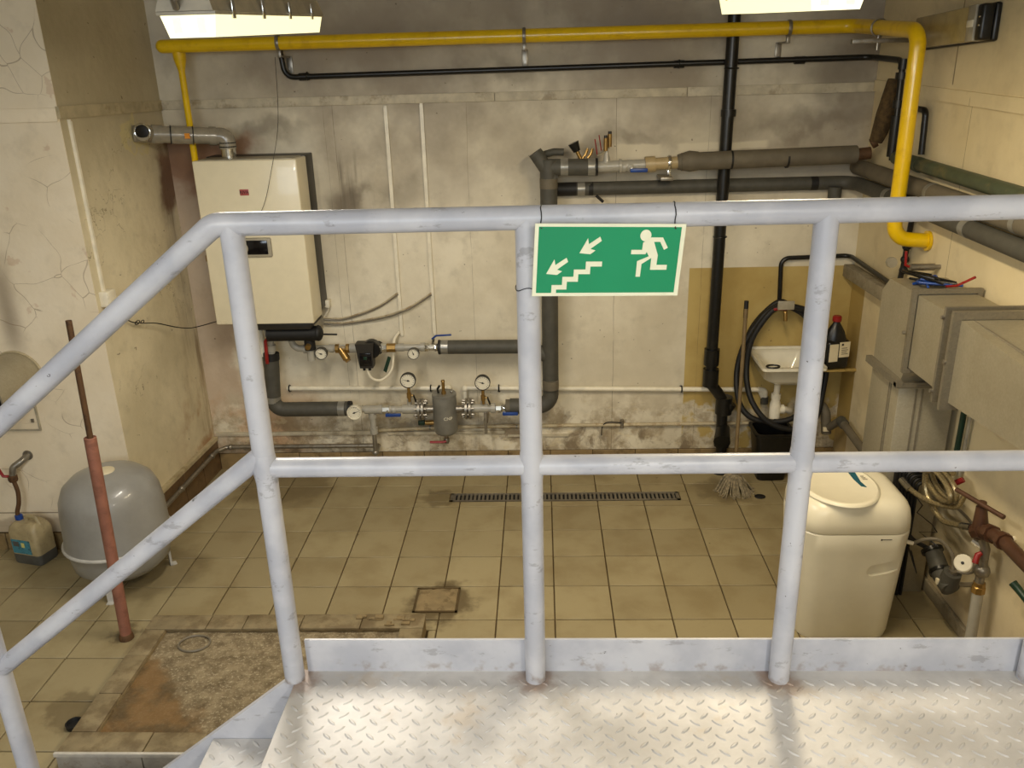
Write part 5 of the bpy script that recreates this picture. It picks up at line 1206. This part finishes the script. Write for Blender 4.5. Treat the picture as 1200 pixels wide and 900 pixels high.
build(G().box(-.445, -.432, -1.14, -.92, 0, .006).box(-.222, -.210, -1.14, -.92, 0, .006).box(-.445, -.210, -.931, -.92, 0, .006).box(-.445, -.210, -1.14, -1.129, 0, .006), 'frame', 'grout', ic)
# pit with tiled kerb
KH = .10; KW = .118
pt = thing('tiled_pit', (-1.04, -1.75, 0), 'shallow concrete pit with a tiled kerb and rusty wet floor', 'pit')
bm = bmesh.new(); bmesh.ops.create_grid(bm, x_segments=36, y_segments=26, size=.5)
for v in bm.verts:
    v.co = Vector((-1.04 + v.co.x * 1.28, -1.747 + v.co.y * .80, .072 + random.uniform(-.002, .003)))
g = G(); g.frombm(bm); build(g, 'pit_floor', 'pit', pt, angle=80)
build(G().box(KX0 + .01, KX1 - .01, KY1 - KW + .01, KY1 - .006, 0, KH - .012).box(KX0 + .006, KX0 + KW - .01, KY0 + .006, KY1 - .01, 0, KH - .012).box(KX0 + .01, KX1 - .01, KY0 + .006, KY0 + KW - .01, 0, KH - .012).box(KX1 - KW + .01, KX1 - .006, KY0 + .01, KY1 - .01, 0, KH - .012), 'kerb_core', 'concrete', pt)
def kt(x0, x1, y0, y1, z=None):
    z = KH + random.uniform(-.004, .004) if z is None else z
    o = build(G().box(x0 + .002, x1 - .002, y0 + .002, y1 - .002, KH - .014, z, .003, 2), 'kerb_tile', 'kerb', pt); return o
xs = [KX0, -1.43, -1.245, -.96, -.66, KX1]
for a, b in zip(xs, xs[1:]): kt(a if a == KX0 else a, b, KY1 - KW, KY1)
ys = [KY0 + KW, -1.86, -1.60, KY1 - KW]
for a, b in zip(ys, ys[1:]): kt(KX0, KX0 + KW - .01, a, b)
xs = [KX0, -1.38, -1.15, -.85, -.6, KX1]
for a, b in zip(xs, xs[1:]): kt(a, b, KY0, KY0 + KW)
for a, b in zip(ys, ys[1:]): kt(KX1 - KW, KX1, a, b)
for a, b in zip(xs, xs[1:]): build(G().box(a + .002, b - .002, KY0 - .006, KY0 + .006, 0, KH - .016, .002), 'kerb_face_tile', 'kerb_side', pt)
build(G().box(KX0 - .004, KX1, KY0 - .009, KY0 + .004, KH - .015, KH + .003, .001), 'edge_strip', 'kerb_edge', pt)
g = G()
for k in range(14):
    x = random.uniform(-.72, -.38); y = KY1 - KW * random.uniform(.3, .9); g.box(x, x + random.uniform(.01, .05), y, y + random.uniform(.008, .03), KH, KH + random.uniform(.004, .016), .002, 1)
build(g, 'mortar_rubble', 'concrete', pt, kind='stuff')
build(G().torus((-1.45, -1.49, .080), .075, .005, 'Z', 28, 6, 1, .8), 'wire_loop', 'hose_grey', pt)
t = build(G().lathe((-1.81, -1.955, 0), [(.034, 0), (.036, .022), (.030, .024), (.026, .008)], 'Z', 20), 'black_pipe_cap', 'black_matte', label='small black plastic cap on the tiles beside the pit kerb', cat='cap')
rd = thing('sleeved_rod', (-1.872, -1.345, 0), 'rusty rod standing in a red brown sleeve pipe next to the pit', 'rod')
g = G().tube([(-1.868, -1.345, .01), (-1.84, -1.33, 1.10)], .0275, 18); build(g, 'sleeve', 'sleeve', rd)
build(G().torus((-1.84, -1.33, 1.10), .0245, .0035), 'sleeve_rim', 'sleeve', rd)
build(G().cyl((-1.84, -1.33, 1.06), (-1.826, -1.322, 1.66), .0135, n=12), 'rod_bar', 'rust', rd)
build(G().lathe((-1.868, -1.345, 0), [(.036, 0), (.034, .02), (.028, .03)], 'Z', 14), 'base_collar', 'rust', rd)
# expansion vessel
ev = thing('expansion_vessel', (-2.118, -.80, 0), 'grey round expansion vessel on short legs before the cream wall', 'vessel')
VX, VY = -2.118, -.80
build(G().lathe((VX, VY, .06), [(.02, 0), (.12, .006), (.20, .035), (.25, .085), (.262, .15), (.266, .20), (.275, .205)], 'Z', 40), 'lower_shell', 'vessel', ev, angle=60)
build(G().lathe((VX, VY, .06), [(.277, .205), (.277, .23), (.270, .26), (.266, .40), (.256, .48), (.230, .545), (.18, .59), (.11, .617), (.05, .622), (.01, .623)], 'Z', 40), 'upper_shell', 'vessel', ev, angle=60)
build(G().torus((VX, VY, .277), .278, .010, 'Z', 48, 8), 'clamp_ring', 'vessel_ring', ev)
build(G().lathe((VX + .01, VY - .02, .68), [(.05, 0), (.048, .008), (.03, .012)], 'Z', 20), 'top_plate', 'paper', ev)
for k in range(3):
    a = R(-85 + 120 * k); c, s = math.cos(a), math.sin(a)
    build(G().box(-.018, .018, -.006, .006, 0, .13).box(-.018, .018, -.03, .006, 0, .006).tf(0, Matrix.Translation((VX + .235 * c, VY + .235 * s, 0)) @ Matrix.Rotation(a + PI / 2, 4, 'Z')), 'leg', 'vessel_ring', ev)
# jerrycan
jc = thing('jerrycan', (-2.765, -.592, 0), 'cloudy plastic jerrycan with blue label below the wall tap', 'jerrycan')
Mj = Matrix.Translation((-2.765, -.592, 0)) @ Matrix.Rotation(R(-14), 4, 'Z') @ Matrix.Diagonal((.92, .78, 1.0, 1))
build(rbox_stack([(-.105, .105, -.085, .085, .0, .03), (-.11, .11, -.09, .09, .012, .03), (-.11, .11, -.09, .09, .065, .03)]).tf(0, Mj), 'liquid_part', 'jug_dark', jc, angle=50)
build(rbox_stack([(-.11, .11, -.09, .09, .065, .03), (-.11, .11, -.09, .09, .205, .03), (-.10, .10, -.08, .08, .235, .03), (-.075, .085, -.06, .06, .258, .03)]).tf(0, Mj), 'can_body', 'jug', jc, angle=50)
build(G().tube([(-.01, 0, .25), (.0, 0, .285), (.065, 0, .285), (.088, 0, .235)], .014, 10, bend=.02).tf(0, Mj), 'handle', 'jug', jc)
build(G().lathe((-.065, 0, .245), [(.024, 0), (.026, .02), (.026, .038), (.02, .042)], 'Z', 14).tf(0, Mj), 'cap', 'blue', jc)
lbm = build(G().box(-.088, .055, -.0925, -.0895, .072, .162).tf(0, Mj), 'label_sheet', 'jug_label', jc)
build(G().box(-.012, .012, -.094, -.092, .115, .145).tf(0, Mj), 'print_mark', 'yellow_pale', lbm)
build(G().box(-.075, -.03, -.094, -.092, .118, .150).tf(0, Mj), 'print_mark', 'jug_dark', lbm)
tp = thing('drain_tap', (-2.75, -.54, .5), 'galvanised wall tap with red lever and hose into the jerrycan', 'tap')
build(G().tube([(-2.745, WC, .622), (-2.755, -.53, .61), (-2.80, -.555, .58), (-2.812, -.56, .52)], .019, 12, bend=.03), 'tap_body', 'steel', tp)
build(G().lathe((-2.812, -.56, .495), [(.022, 0), (.026, .01), (.026, .035), (.02, .04)], 'Z', 10), 'union', 'rust', tp)
build(G().tube([(-2.825, -.57, .53), (-2.855, -.575, .535), (-2.87, -.58, .585)], .009, 8), 'lever', 'red', tp)
build(G().tube(spline([(-2.812, -.56, .50), (-2.80, -.565, .43), (-2.808, -.57, .36), (-2.825, -.575, .31), (-2.828, -.577, .285)], 6), .0125, 10), 'hose', 'rust', tp)
build(G().lathe((-2.745, WC, .624), [(.03, 0), (.03, .004)], '-Y', 14), 'wall_rose', 'steel', tp)
# round duct stub
rdct = thing('round_duct', (-2.69, -.65, 1.0), 'round grey sheet metal duct stub sticking out of the cracked wall', 'duct')
build(G().tube([(-2.69, WC, 1.11), (-2.69, -.86, 1.10)], .142, 32, caps=False), 'duct_tube', 'galv', rdct)
build(G().tube([(-2.69, -.850, 1.10), (-2.69, -.856, 1.10)], .138, 32), 'dark_opening', 'dark_hole', rdct)
build(G().torus((-2.69, WC - .004, 1.11), .145, .007, 'Y', 40, 6), 'wall_ring', 'trim_dirty', rdct)
build(G().torus((-2.69, -.860, 1.10), .141, .004, 'Y', 40, 6), 'end_rim', 'galv_dark', rdct)
wp = thing('wall_plate', (-2.75, WC, .78), 'small square access plate on the cracked wall below the round duct', 'plate')
build(G().box(-2.88, -2.635, WC - .008, WC, .79, .957, .002), 'plate_sheet', 'wall_cream', wp)
build(G().box(-2.89, -2.625, WC - .012, WC, .78, .79).box(-2.635, -2.625, WC - .012, WC, .79, .957), 'plate_edge', 'bezel', wp)
build(G().box(-2.668, -2.652, WC - .016, WC - .006, .835, .855), 'catch', 'steel', wp)
